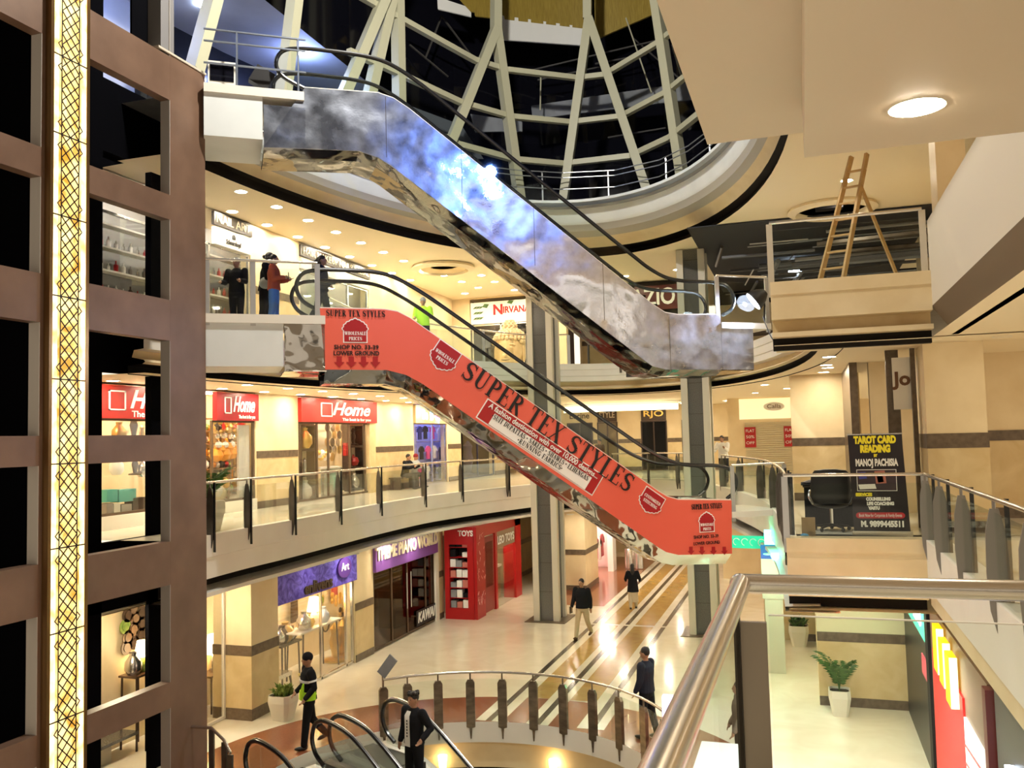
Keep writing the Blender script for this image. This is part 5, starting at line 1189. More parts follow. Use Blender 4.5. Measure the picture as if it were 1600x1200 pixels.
for k in range(9): item('disc', 'small brown disc of the wall ornament at the right of the gallery', 'wall ornament', FL, at(531+4*(k % 3), 953+7*(k//3), -13.1, LW), .15, (dwood, brassm)[k % 2], 'brown wall discs at the right of the gallery')
for i, (x, y, s_, m_) in enumerate(((459, 940, .40, dwood), (459, 960, .42, dwood), (522, 921, .40, redb), (539, 923, .3, orange))): item('framed', ('upper dark picture on the gallery wall', 'lower dark picture with a pale figure on the gallery wall', 'red framed picture high on the gallery wall', 'small orange framed picture high on the gallery wall')[i], 'picture', FL, at(x, y, -13.3, LW), s_, m_)
for i, (x, y, w_) in enumerate(((199, 961, .30), (211, 966, .30), (221, 974, .30), (208, 983, .30), (219, 992, .30), (199, 996, .30), (209, 1004, .28), (197, 1012, .30), (195, 979, .30), (207, 953, .28), (220, 957, .30), (231, 988, .52))): item('disc', 'dark patterned plate on the pale wall seen through the tower', 'wall plate', FL, at(x, y, -13.38, LW), w_, (dwood, plain('plate_brown', (.16, .10, .06), .4))[i % 2] if i != 8 else leafy, 'patterned plates on the pale wall')
p0, p1 = at(199, 1057, -13.1, LW), at(230, 1055, -13.1, LW); table('dark side table under the patterned plates', FL, (p0[0]+p1[0])/2, 1.15, L0, p1[0]-p0[0], .45, p0[2]-L0, dwood, dwood)
tlamp('lit table lamp under the patterned plates', FL, at(222, 1055, -13.1, LW)[0], 1.15, p0[2], .62, leafy, .18); item('vase', 'pale vase on the dark side table', 'vase', FL, (at(208, 1055, -13.1, LW)[0], 1.15, p0[2]), .42, silver)
q_ = at(334, 1050, -13.15, LW); table('dark console left of the square column', FL, q_[0], 1.2, L0, .8, .45, .85, dwood, dwood); tlamp('lit table lamp glowing in the window left of the square column', FL, q_[0], 1.2, L0+.85, .85, silver, .24)
for x in (524, 535):
    q_ = at(x, 1040, -12.6, LW); item('figure', 'slim brass candle stand at the right of the gallery window', 'candle stand', FL, (q_[0], q_[1], L0+.01), 1.05, gold, 'brass candle stands')
for k in range(5): item('vase', 'dark silver ornament on the left console of the gallery', 'ornament', FL, (at(433+5*k, 985, -12.9, LW)[0], .9, L0+.98), random.uniform(.3, .5), (silver, dwood, brassm)[k % 3], 'ornaments on the left console of the gallery')
q_ = at(443, 987, -12.9, LW); table('dark console with silver ornaments at the left of the gallery window', FL, q_[0], .95, L0, .95, .5, .97, dwood, dwood)
t = thing('carved_chair', 'carved armchair with silver upholstery in the gallery window', 'chair', FL @ Vector((19.0, .6, L0)))
obj('seat', MB(FL).box(18.65, 19.35, .3, .85, L0+.36, L0+.46), silver, t); obj('backrest', MB(FL).box(18.65, 19.35, .82, .90, L0+.46, L0+1.0), dwood, t)
for sx in (18.7, 19.3):
    for sy in (.34, .84): obj('leg', MB(FL).tube([(sx, sy, L0+.38), (sx+.02, sy-.03, L0+.15), (sx, sy, L0)], [.035, .025, .02], 6), dwood, t)
t = thing('stone_table', 'low dark topped stone bench table seen low through the tower window', 'table', (-13.2, 14.1, L0))
obj('table_top', MB().box(-13.36, -12.84, 13.4, 14.7, L0+.36, L0+.42), granite, t); obj('pedestal', MB().box(-13.2, -13.0, 13.85, 14.15, L0, L0+.36), pale, t)
# piano shop
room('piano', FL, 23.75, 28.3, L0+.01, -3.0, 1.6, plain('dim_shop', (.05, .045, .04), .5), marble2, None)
t = shopfront('violet sign with large cream capital letters over the brown glass doors', FL, 23.15, 27.7, L0, -3.76, -3.02, purple2, sy=-.1); text('THEME PIANO WORLD', sg, 25.4, -3.28, .52, plain('letter_cream', (.85, .74, .55), .4), t, width=4.5, bold=.014, ext=.03)
t = glazing('brown tinted glass doors of the piano shop', FL, 23.2, 27.6, L0+.02, -3.76, (24.4, 25.5, 26.9), fm=frame_m, g=glass('brown_glass', (.50, .42, .34), .03))
for x in (25.35, 25.65): obj('door_handle', MB(FL).tube([(x, -.03, L0+.85), (x, -.03, L0+1.95)], .018, 8), silver, t)
t = thing('window_lettering', 'pale slanted letters low on the piano shop glass', 'sign', FL @ Vector((26.9, -.02, L0+.15))); obj('strip', MB(FL).box(26.1, 27.6, -.0, .012, L0+.12, L0+.62), blackv, t); text('KAWAI', FL, 26.85, L0+.37, .45, whitev, t, width=1.35, bold=.012, shear=.2)
struct('trim_25', MB(FL).box(27.6, 27.85, -.05, .06, L0, -3.0), trimw)
solo('upright_piano', MB(FL).box(26.2, 27.4, .8, 1.4, L0+.02, L0+1.2).box(26.2, 27.4, .5, .8, L0+.55, L0+.72), blackv, 'black upright piano behind the brown shop glass', 'piano')
# red toy shop
t = thing('toy_kiosk', 'red toy shop front with white letters and shelves of boxes', 'shop front', (-11.2, 29.0, L0))
obj('side_panel', MB().box(-11.78, -11.62, 28.08, 28.6, L0, -2.96).box(-10.95, -10.73, 28.08, 28.6, L0, -2.96).box(-11.62, -10.95, 28.08, 28.6, -3.55, -2.96).box(-11.62, -10.95, 28.08, 28.6, L0, L0+.35), redb, t)
obj('back_panel', MB().box(-11.62, -10.95, 28.5, 28.56, L0+.35, -3.55), dark, t)
for k in range(7): obj('shelf', MB().box(-11.62, -10.95, 28.12, 28.5, L0+.35+k*.34, L0+.37+k*.34), redb, t)
FT = FR((-10.62, 0, 0), (0, 1))
obj('front_panel', MB(FT).box(28.1, 28.9, 0, .1, L0, -2.96).box(28.9, 33.0, .0, .1, -3.35, -2.96).box(32.3, 33.0, 0, .5, L0, -2.96).box(30.0, 30.2, 0, .1, L0, -3.35), redb, t)
obj('door', MB(FT).box(28.95, 29.95, .04, .08, L0+.05, -3.4), plain('dark_red', (.25, .01, .01), .4), t)
obj('door_glass', MB(FT).box(29.1, 29.8, .02, .04, L0+.9, -3.6), pane2, t)
obj('window_glass', MB(FT).box(30.2, 32.3, .03, .05, L0+.02, -3.95), pane2, t); obj('header', MB(FT).box(30.2, 32.3, .02, .06, -3.95, -3.35), plain('taupe_panel', (.30, .22, .14), .5), t)
text('LEO TOYS', FT, 31.2, -3.68, .40, whitev, t, width=1.9, bold=.012); text('TOYS', FR((0, 28.08, 0), (1, 0)), -11.0, -3.18, .26, whitev, t, width=.55, bold=.01)
b = MB(FT); random.seed(4)
for k in range(26):
    x, z = random.uniform(28.15, 28.85), L0+random.uniform(.2, 2.8); b.tube([(x, -.005, z), (x+random.uniform(-.1, .1), -.005, z+random.uniform(.05, .18)), (x+random.uniform(-.1, .1), -.005, z+random.uniform(-.05, .2))], .008, 4)
obj('chalk_drawing', b, plain('pinkchalk', (.85, .45, .42), .7), t)
for k in range(7):
    for j in range(3):
        if k == 5 and j == 1: continue
        s = (.20, .2, .22)[j]; solo('toy_box', MB().box(-11.60+.22*j, -11.60+.22*j+.19, 28.15, 28.4, L0+.372+k*.34, L0+.372+k*.34+random.uniform(.15, .27)), random.choice((whitev, whitev, greyp, plain('box_pale_red', (.6, .2, .16), .6), dark)), 'small toy box on a shelf in the red toy shop front', 'toy box', 'toy boxes on the red shelves')
room('toys', FT, 28.9, 33.0, L0+.01, -3.35, 2.2, plain('toy_wall', (.36, .28, .18), .5), marble2, lit_warm, 1)
for k in range(8): item('bottle' if k % 2 else 'tallbox', 'toy on display behind the toy shop glass', 'toy', FT, (30.5+.22*k, .8, L0+1.3 if k % 3 else L0+.02), .45, (whitev, redb, wood, silver)[k % 4], 'toys behind the toy shop glass')
t = thing('display_counter', 'low display counter behind the toy shop glass', 'counter', FT @ Vector((31.3, .9, L0))); obj('body', MB(FT).box(30.4, 32.2, .6, 1.1, L0+.02, L0+1.2), wood, t); obj('counter_top', MB(FT).box(30.35, 32.25, .55, 1.15, L0+1.2, L0+1.28), trimw, t)
# cream block and clothes shop beyond the pillar
struct('wall_block', MB().box(-9.6, -8.35, 34.2, 36.4, L0, -2.96), cream); struct('baseboard_block', MB().box(-9.62, -8.33, 34.18, 36.42, L0+1.4, L0+1.6).box(-9.62, -8.33, 34.18, 36.42, L0, L0+.2), band)
FC = FR((-8.35, 0, 0), (0, 1)); room('saree', FC, 36.5, 40.5, L0+.01, -2.98, 2, plain('pinkwhite', (.85, .62, .60), .6), marble2, lit_white, 2)
for k in range(6): item('garment', 'pink and white garment hanging in the bright clothes shop', 'clothes', FC, (36.8+.6*k, .6, L0+.5+.1*(k % 2)), 1.0, (plain('pinkcloth', (.75, .08, .28), .8), whitev, redb)[k % 3], 'garments in the bright clothes shop')
struct('wall_shop_edge', MB(FC).box(39.2, 39.9, -.05, .2, L0, -2.98), whitev)
for i, (x, y) in enumerate(((-7.75, 40.2), (-7.35, 40.2))):
    b = MB().lathe([(.20, 0), (.22, .02), (.22, .85), (.18, .92), (.01, .93)], (x, y, L0), 16); solo('steel_bin', b, steel, ('round steel litter bin by the far wall', 'second round steel litter bin, right of the other')[i], 'bin', smooth=True)
# far shops of the middle level
FF = FR((0, 44.5, 0), (1, 0))
for i, (x0, x1, s, m, sm, lab) in enumerate(((-11.6, -10.3, 'Lucine', cream, dwood, 'small far shop sign with dark script letters'), (-10.0, -9.0, 'STYLE', dwood, letter_m, 'narrow brown far shop front'), (-7.75, -6.5, 'RJO', dwood, gold, 'brown far shop with golden outlined letters'), (-5.7, -4.7, 'Sky', plain('dark_red_sign', (.09, .012, .012), .4), gold, 'dark red far shop beside the granite pillar'))):
    t = shopfront(lab, FF, x0, x1, L1, .72, 1.4, m); text(s, FF @ Matrix.Translation((0, -.07, 0)), (x0+x1)/2, 1.06, .42, sm, t, width=(x1-x0)*.8, bold=.006)
    w = glazing('glass front of the '+lab, FF, x0, x1, L1+.02, .71, ((x0+x1)/2,), fm=dwood, y=-.03); obj('backing', MB(FF).box(x0+.02, x1-.02, -.012, -.004, L1+.02, .71), (dark, plain('warm_dim', (.25, .18, .11), .6), dark, plain('maroon_dim', (.13, .03, .02), .5))[i], w)
lowers('far_middle', [(-10.25, -10.05), (-8.95, -7.8), (-6.45, -5.75), (-4.65, -3.3)], L1, y=44.5)
FG = FR((0, 38.2, 0), (1, 0)); struct('wall_sweets', MB(FG).box(-3.0, -.3, 0, .2, L1, 1.45), cream)
t = thing('sweet_shop', 'bright cream shop with an oval sign, red posters and a slatted shutter', 'shop front', FG @ Vector((-1.5, -.1, L1)))
obj('fascia', MB(FG).box(-2.5, -.4, -.12, 0, .55, 1.40), mat('lit_cream_sign', (1.0, .86, .52), emit=.25, ecol=(1, .84, .5)), t); obj('oval_sign', MB(FG).slabxz([(-1.1+.42*math.cos(a), 1.05+.18*math.sin(a)) for a in [2*math.pi*i/24 for i in range(24)]], -.16, -.12), whitev, t); text('Calla', FG, -1.1, 1.05, .24, plain('letter_brown', (.16, .07, .03), .5), t, y=-.17, width=.55)
b = MB(FG)
for k in range(24): b.box(-2.3, -.45, -.05, -.02, L1+.05+k*.09, L1+.12+k*.09)
obj('shutter', b, plain('shutter_cream', (.62, .54, .36), .5), t)
for x in (-2.32, -.75): 
    p = obj('poster', MB(FG).box(x, x+.45, -.08, -.05, -.62, .22), redb, t); 
    for i, s in enumerate(('FLAT', '50%', 'OFF')): text(s, FG, x+.22, .06-.25*i, .17, whitev, p, y=-.09, width=.34)
ca, cb = ony(885, 645, 38), ony(1062, 636, 38)
t = thing('ceiling_cove', 'long glowing ceiling cove over the far middle level walkway', 'ceiling light', ((ca.x+cb.x)/2, 38, 1.2)); obj('trough', MB().box(ca.x, cb.x, 37.6, 38.4, 1.32, 1.44), trimw, t)
obj('light_strip', MB().rows([[(ca.x+(cb.x-ca.x)*i/10, 37.55-.25*math.sin(i/10*math.pi), z) for i in range(11)] for z in (1.06, 1.30)]), glow('cove_glow', (1., .90, .62), 1.6), t)
# ---- lowest level, right
FRt = FR((1.9, 0, 0), (0, -1))   # faces the well; local x runs towards the viewer
def rbox(y0, y1, a, c, z0, z1): return MB().box(1.9+a, 1.9+c, y0, y1, z0, z1)
t = thing('black_shopfront', 'black shop front at the corner with a green lit sign', 'shop front', (1.95, 19, L0)); obj('frame', rbox(17.0, 20.95, 0, .3, L0, -2.98), plain('charcoal', (.018, .018, .020), .4), t)
obj('sign', rbox(17.1, 20.5, -.03, 0, -3.75, -3.1), glow('green_sign', (.04, .34, .20), .9), t); text('WOOLEY\'S', FRt, -18.8, -3.42, .46, glow('green_white', (.7, 1., .85), 2.2), t, y=-.04, width=2.5, bold=.012)
obj('sill_panel', rbox(17.0, 17.9, -.02, 0, -4.45, -4.1), plain('pink_panel', (.65, .10, .16), .5), t)
t = thing('burger_shopfront', 'red and taupe shop front with glowing yellow bars at lower right', 'shop front', (2, 14, L0))
obj('wall_panel', rbox(11.62, 16.58, 0, .3, L0, -2.99), plain('taupe_front', (.27, .16, .11), .4), t); obj('corner_post', rbox(16.6, 16.95, -.05, .3, L0, -2.99), dark, t)
obj('red_panel', MB(FRt).slabxz([(-16.4, L0), (-13.3, L0), (-13.3, -3.62), (-16.2, -3.62)], -.03, 0), glow('red_lit', (.85, .02, .02), .2), t)
for i, (y, z0, z1) in enumerate(((15.0, -3.7, -3.02), (14.4, -3.74, -3.10), (13.8, -3.85, -3.16))):
    o = obj('lit_bar', rbox(y-.22, y+.22, -.13, -.03, z0, z1), glow('lit_yellow', (1., .62, .0), .35), t); obj('lit_face', rbox(y-.235, y-.22, -.13, -.03, z0, z1), glow('lit_white_face', (1., .92, .55), .7), o)
o = obj('menu_panel', rbox(11.75, 13.25, -.03, 0, -5.6, -3.85), glow('lit_menu', (1., .92, .84), .35), t); b = MB()
for k in range(5): b.bar((1.865, 13.2, -4.2-.24*k), (1.865, 11.8, -4.1-.24*k), .02, .02)
obj('menu_line', b, redb, o); obj('edge_strip', rbox(11.4, 11.6, -.06, .3, L0, -3.0), plain('maroon_edge', (.16, .008, .012), .4), t)
t = thing('grey_shopfront', 'dark grey shop front with a glowing white emblem at the lower right corner', 'shop front', (2, 9, L0)); obj('wall_panel', rbox(6.5, 11.2, 0, .3, L0, -2.7), plain('grey_front', (.07, .07, .08), .4), t)
b = MB(FRt).tube(smooth([(-10.3, -.05, -3.45), (-10.15, -.05, -4.2), (-9.9, -.05, -4.35), (-9.75, -.05, -4.0), (-9.6, -.05, -4.3)], 4), .05, 6); obj('emblem', b, glow('lit_lilac', (.80, .84, 1.), 2.5), t)
# glowing green shop at the foot of the red escalator
t = thing('green_sign', 'curved green sign with white swirls and glowing letters below the red banner', 'sign', (-1.4, 24, -3)); FB2 = FR((-2.6, 24.6, 0), (.97, -.2))
b = MB(FB2); b.rows([[(.11*i, -.16*math.sin(i/18*math.pi), z) for i in range(19)] for z in (-3.05, -2.72)]); obj('board', b, glow('green_board', (.02, .36, .20), .5), t)
b = MB(FB2)
for k in range(8): b.tube([(.2+.22*k+.09*math.cos(a), -.19-.0*k, -2.88+.09*math.sin(a)) for a in [.5+.5*i for i in range(9)]], .014, 5)
obj('swirl_print', b, whitev, t)
t = thing('lit_letters', 'glowing green white letters beside the curved green sign', 'sign', (-.75, 22.5, -2.6)); obj('light_box', MB().box(-1.0, -.62, 22.4, 22.5, -2.72, -2.38), glow('green_glow', (.10, 1., .55), 5), t); text('Bk', FR((0, 22.4, 0), (1, 0)), -.81, -2.5, .2, whitev, t, bold=.01)
t = thing('notice_board', 'pale notice stand with blue top below the green letters', 'sign', (-.7, 23.4, L0)); obj('board', MB().box(-1.15, -.62, 23.4, 23.5, -4.2, -3.2), plain('pale_panel', (.55, .52, .42), .5), t); obj('blue_top', MB().box(-1.15, -.62, 23.38, 23.4, -3.2, -2.85), plain('blue_panel', (.03, .08, .45), .4), t); text('CARDS ACCEPTED', FR((0, 23.4, 0), (1, 0)), -.88, -3.9, .08, blackv, t, width=.45); obj('post', MB().box(-1.1, -.66, 23.42, 23.48, L0, -4.2), plain('pale_panel', (.55, .52, .42), .5), t)
lamp('green_sign_lamp', 'POINT', (-.8, 21.9, -2.9), 60, (.10, 1., .60), size=.15)
t = thing('white_counter', 'white glass counter seen through the near railing', 'counter', (-1.3, 15.2, L0)); obj('body', MB().box(-1.75, -.95, 12.6, 15.0, L0, L0+.95), mat('white_gloss', (.85, .88, .86), .12), t); obj('counter_top', MB().box(-1.8, -.9, 12.55, 15.05, L0+.95, L0+1.0), MATS['white_gloss'], t)
t = thing('light_pillar', 'narrow lit advertising pillar with red edge behind the near handrail', 'sign', (-1.75, 11.5, L0)); obj('panel', MB().box(-1.78, -1.66, 11.0, 11.12, L0, -3.2), glow('lit_lilac_panel', (.62, .62, 1.), .9), t); obj('red_edge', MB().box(-1.66, -1.60, 11.0, 11.12, L0, -3.3), redb, t)
lamp('food_court_fill', 'AREA', (.3, 14.0, -3.1), 75, (.84, 1.0, .95), (.3, 14.0, -6), 1.6)  # added fill light to brighten the lower right floor, no fixture
# ------------------------------------------------------------ people
def remesh(mb, vox, sm=6):
    me = mb.mesh('tmp'); o = bpy.data.objects.new('tmp', me); COL.objects.link(o)
    r = o.modifiers.new('r', 'REMESH'); r.mode = 'VOXEL'; r.voxel_size = vox
    s = o.modifiers.new('s', 'SMOOTH'); s.iterations = sm; s.factor = .5
    dg = bpy.context.evaluated_depsgraph_get(); dg.update(); m2 = bpy.data.meshes.new_from_object(o.evaluated_get(dg)); bpy.data.objects.remove(o)
    for p in m2.polygons: p.use_smooth = True
    m2.materials.clear(); return m2
def limb(b, pts, rad, n=10):
    P = [Vector(p) for p in pts]; b.tube(P, list(rad), n)
    for p, r in zip(P, rad): b.ell(p, (r, r, r), n, 6)
def loft(b, secs, n=16):
    rings = [[(c[0]+rx*math.cos(2*math.pi*k/n), c[1]+ry*math.sin(2*math.pi*k/n), c[2]) for k in range(n)] for c, rx, ry in secs]
    I = [[b.p(q) for q in r] for r in rings]
    for A, B in zip(I, I[1:]):
        for k in range(n): b.f.append([A[k], A[(k+1) % n], B[(k+1) % n], B[k]])
    b.f.append(I[0][::-1]); b.f.append(I[-1])
skinm = mat('skin', (.36, .19, .11), .5); hairm = mat('black_hair', (.012, .009, .008), .45, bump=.3, bscale=120)
def fab(n, c): return mat('cloth_'+n, c, .85, bump=.12, bscale=30, spec=.12)
def person(label, loc, face, h, top, bottom, legs=((0, 0), (0, 0)), arms=((0, .12, .2), (0, .12, .2)), hair='short', hat=None, shoe=None, coat=0., lean=0., sit=False, head=(0, 0), group=None, extra=None, female=False, vox=.011, hoodless=True):
    k = h/1.75; t = thing('person', label, 'person', loc, math.radians(face), group)
    S = Matrix.Scale(k, 4)
    sw = .175 if female else .20
    hipz = .92
    def leg(side, th, kn):
        th, kn = math.radians(th), math.radians(kn); hp = Vector((side*.09, 0, 0)); kp = hp+Vector((side*.01, math.sin(th)*.44, -math.cos(th)*.44)); ap = kp+Vector((0, math.sin(th-kn)*.42, -math.cos(th-kn)*.42)); return hp, kp, ap, th-kn
    Lg = [leg(s, *q) for s, q in zip((-1, 1), legs)]
    low = min(q[2].z for q in Lg); hipz = .075-low
    H = Vector((0, 0, hipz)); ln = math.radians(lean)
    def tp(x, y, z):  # torso point, leaning forward from the hips
        return H+Vector((x, y*math.cos(ln)+z*math.sin(ln), z*math.cos(ln)-y*math.sin(ln)))
    neck, hd = tp(0, .0, .575), tp(0, .015, .70)
    arm_pts = []
    for s, (sw_, out, eb) in zip((-1, 1), arms):
        a, e = math.radians(sw_), math.radians(eb*100 if abs(eb) < 3 else eb); o_ = out
        sh = tp(s*sw, 0, .495); el = sh+Vector((s*math.sin(o_)*.28, math.sin(a+ln*.4)*.28*math.cos(o_), -math.cos(a)*.28*math.cos(o_)))
        wr = el+Vector((s*math.sin(o_*.3)*.24-s*.03*(e > .6), math.sin(a+e)*.24, -math.cos(a+e)*.24)); d = (wr-el).normalized(); arm_pts.append((sh, el, wr, d, s))
    # body: one continuous surface
    b = MB()
    b.ell(hd, (.072, .092, .115), 16, 12); b.ell(hd+Vector((0, .03, -.055)), (.052, .062, .060), 12, 8)
    b.ell(hd+Vector((0, .098, -.012)), (.015, .022, .026), 8, 6); b.ell(hd+Vector((0, .082, .028)), (.05, .016, .012), 8, 6)
    for s in (-1, 1): b.ell(hd+Vector((s*.074, -.005, -.01)), (.014, .024, .034), 8, 6)
    b.ell(hd+Vector((0, .088, -.062)), (.024, .012, .010), 8, 6)
    limb(b, [hd+Vector((0, -.01, -.06)), neck, tp(0, 0, .50)], (.052, .052, .07))
    loft(b, [(tp(0, 0, z), rx, ry) for z, rx, ry in ((-.06, .13, .09), (.05, .14, .095), (.18, .125, .085), (.36, .15, .1), (.48, .13, .08), (.53, .06, .055))])
    for hp, kp, ap, _ in Lg: limb(b, [H+hp, H+kp, H+ap], (.078, .05, .034))
    for sh, el, wr, d, s in arm_pts:
        limb(b, [sh, el, wr], (.045, .036, .026))
        side = Vector((1, 0, 0)); side = (side-d*side.dot(d)).normalized(); up = d.cross(side)
        b.ell(wr+d*.045, (.036, .03, .05), 10, 8)
        for i, (o, l) in enumerate(((-.027, .068), (-.009, .080), (.009, .076), (.027, .062))):
            q = wr+d*.08+side*o; m = q+d*l*.5+up*.006*s; limb(b, [q, m, q+d*l*.92+up*.02*s], (.0095, .009, .0075), 6)
        q = wr+d*.03+side*(-s)*.03; limb(b, [q, q+d*.03+side*(-s)*.022, q+d*.06+side*(-s)*.024], (.011, .010, .008), 6)
    b.v = [S @ q for q in b.v]
    me = remesh(b, vox*k, 3); me.name = 'body'; obj('body', me, skinm, t, local=True)
    # trousers
    b = MB(); loft(b, [(tp(0, 0, z), rx, ry) for z, rx, ry in ((-.12, .15, .115), (-.02, .165, .125), (.10, .15, .11))])
    for hp, kp, ap, _ in Lg: limb(b, [H+hp+Vector((0, 0, -.02)), H+hp*.5+kp*.5, H+kp, H+kp*.5+ap*.5, H+ap+Vector((0, 0, .02))], (.106, .094, .075, .070, .062), 12)
    b.v = [S @ q for q in b.v]; me = remesh(b, vox*1.15*k, 4); obj('trousers', me, bottom, t, local=True)
    # jacket
    b = MB(); secs = [(tp(0, 0, z), rx*1.13, ry*1.12) for z, rx, ry in ((-.03-coat, .178+coat*.12, .14+coat*.1), (.08, .168, .13), (.2, .158, .125), (.36, .182, .135), (.46, .18, .115), (.53, .10, .075), (.565, .068, .066))]
    loft(b, secs)
    for sh, el, wr, d, s in arm_pts: limb(b, [sh, (sh+el)/2, el, (el+wr)/2, wr-d*.01], (.082, .074, .066, .058, .050), 12)
    b.v = [S @ q for q in b.v]; me = remesh(b, vox*1.2*k, 4); jk = obj('jacket', me, top, t, local=True)
    # shoes
    for (hp, kp, ap, an), s in zip(Lg, (-1, 1)):
        b = MB(); q = H+ap; R3 = Matrix.Rotation(max(min(an, .5), -.7)*.6, 3, 'X')
        b.ell(q+Vector((0, .055, -.035)), (.046, .125, .04), 12, 8, R3); b.ell(q+Vector((0, -.02, -.01)), (.042, .05, .05), 10, 6); b.v = [S @ v for v in b.v]; obj('shoe', b, shoe or blackv, t, True, local=True)
    # hair, face details
    if hat:
        b = MB(); b.ell(hd+Vector((0, -.005, .045)), (.088, .105, .098), 14, 10); b.lathe([(.09, 0), (.094, .02), (.09, .05)], hd+Vector((0, -.005, .03)), 14); b.v = [S @ v for v in b.v]; obj('knit_cap', b, hat, t, True, local=True)
    else:
        b = MB(); b.ell(hd+Vector((0, -.018, .034)), (.081, .098, .098), 16, 10)
        if hair in ('long', 'bun', 'ponytail'): b.ell(hd+Vector((0, -.05, -.02)), (.076, .07, .10), 12, 8)
        if hair == 'long': limb(b, [hd+Vector((0, -.06, -.02)), hd+Vector((0, -.09, -.16)), hd+Vector((0, -.10, -.34))], (.075, .085, .05))
        if hair == 'bun': b.ell(hd+Vector((0, -.13, .03)), (.045, .045, .045), 10, 8)
        if hair == 'ponytail': limb(b, [hd+Vector((0, -.09, .05)), hd+Vector((0, -.15, -.02)), hd+Vector((0, -.14, -.2))], (.04, .045, .02))
        b.v = [S @ v for v in b.v]; obj('hair', b, hairm, t, True, local=True)
    for s in (-1, 1):
        b = MB(); b.ell(hd+Vector((s*.029, .086, .012)), (.012, .008, .007), 8, 6); b.v = [S @ v for v in b.v]; obj('eye', b, blackv, t, True, local=True)
    b = MB(); b.ell(hd+Vector((0, .096, -.062)), (.022, .008, .006), 8, 6); b.v = [S @ v for v in b.v]; obj('mouth', b, plain('lips', (.22, .075, .06), .5), t, True, local=True)
    if extra: extra(t, lambda v: S @ Vector(v), tp, H, arm_pts, jk, hd, S)
    return t
def sc(b, S): b.v = [S @ v for v in b.v]; return b
cblack = fab('black', (.012, .012, .014)); cnavy = fab('navy', (.022, .024, .035)); cgrey = fab('grey', (.06, .06, .065)); crust = fab('rust', (.38, .085, .05)); cjean = fab('jean_blue', (.10, .22, .55)); clime = fab('lime', (.46, .80, .04)); cbeige = fab('beige', (.52, .42, .28)); cwhite = fab('white', (.75, .74, .70)); cbrown = fab('brown', (.09, .055, .035)); cgreyl = fab('light_grey', (.40, .42, .42))
# security guard on the lowest level
def guard_x(t, w, tp, H, A, jk, hd, S):
    b = MB(); loft(b, [(tp(.0, .012, z), rx, ry) for z, rx, ry in ((-.02, .208, .164), (.07, .202, .158), (.13, .196, .152))]); obj('lime_hem', sc(b, S), clime, t, True, local=True)
    b = MB(); loft(b, [(tp(0, .004, z), rx, ry) for z, rx, ry in ((.30, .212, .158), (.345, .214, .159))]); obj('reflective_band', sc(b, S), plain('reflective', (.75, .75, .75), .3), t, True, local=True)
    for sh, el, wr, d, s in A:
        b = MB(); q = sh*.45+el*.55; b.tube([q-(el-sh)*.06, q+(el-sh)*.06], .082, 12); obj('reflective_band', sc(b, S), plain('reflective', (.75, .75, .75), .3), t, True, local=True)
    b = MB(); b.ell(tp(.09, .150, .42), (.03, .014, .03), 10, 6); obj('badge', sc(b, S), plain('badge_yellow', (.75, .65, .2), .5), t, True, local=True)
    b = MB(); limb(b, [tp(-.13, .13, .02), tp(-.11, .145, .16), tp(-.14, .13, .28)], (.035, .036, .02)); obj('lime_panel', sc(b, S), clime, t, True, local=True)
person('person in a black cap and black jacket with lime panels, walking past the square column', onz(483, 1168, L0)*1.0, 135, 1.86, cblack, cblack, ((10, 4), (-12, 26)), ((-8, .22, .5), (-4, .22, .55)), hat=cblack, extra=guard_x)
# man on the basement escalator
def shirt_x(t, w, tp, H, A, jk, hd, S):
    b = MB(); b.rows([[tp(x, .162-.0*z, z) for x in (-.065, -.022, .022, .065)] for z in (-.04, .1)]+[[tp(x*.9, .162, z) for x in (-.065, -.022, .022, .065)] for z in (.25, .36, .46)]+[[tp(x*.7, .11, .53) for x in (-.065, -.022, .022, .065)]]); obj('white_shirt', sc(b, S), cwhite, t, True, local=True)
    b = MB()
    for i, z in enumerate((.38, .33, .28, .23, .18, .13)): b.box(*sorted((tp(-.012, 0, z).x, tp(.012, 0, z).x)), tp(0, .165, z).y, tp(0, .169, z).y, tp(0, .15, z).z-.014, tp(0, .15, z).z+.014)
    obj('shirt_print', sc(b, S), blackv, t, local=True)
    b = MB()
    for i in range(10): b.ell(hd+Vector((.07*math.cos(i*.63), -.01+.08*math.sin(i*.63), .10+.012*math.sin(i*2))), (.035, .035, .035), 6, 5)
    obj('quiff', sc(b, S), hairm, t, True, local=True)
FS = FR((-8.62, 15.0, 0), (.909, -.417)); q = FS @ Vector((1.62, .6, L0-.36))
person('person in an open black jacket over a white printed shirt, riding the basement escalator', q, 158, 1.87, cblack, cblack, ((0, 0), (4, 6)), ((-18, .42, .75), (0, .16, .2)), extra=shirt_x)
# walking man, black sweater and beige trousers
def book_x(t, w, tp, H, A, jk, hd, S):
    wr = A[1][2]+A[1][3]*.09; b = MB().cbox(wr, (.03, .14, .2)); obj('held_folder', sc(b, S), dwood, t, local=True)
person('person in a black sweater and beige trousers walking on the striped floor', onz(911, 997, L0), 168, 1.80, cblack, cbeige, ((-16, 18), (18, 3)), ((-14, .14, .15), (10, .16, .2)), extra=book_x, shoe=cbrown)
person('person with long dark hair in a black coat, walking away on the striped floor', onz(990, 952, L0), 10, 1.58, cblack, cbeige, ((-12, 14), (12, 3)), ((6, .35, .6), (4, .35, .6)), hair='long', coat=.22, female=True, extra=lambda t, w, tp, H, A, jk, hd, S: obj('pale_skirt', sc((lambda b: (loft(b, [(tp(0, 0, z), rx, ry) for z, rx, ry in ((-.62, .20, .19), (-.3, .19, .16), (-.05, .17, .13))]), b)[1])(MB()), S), cbeige, t, True, local=True))
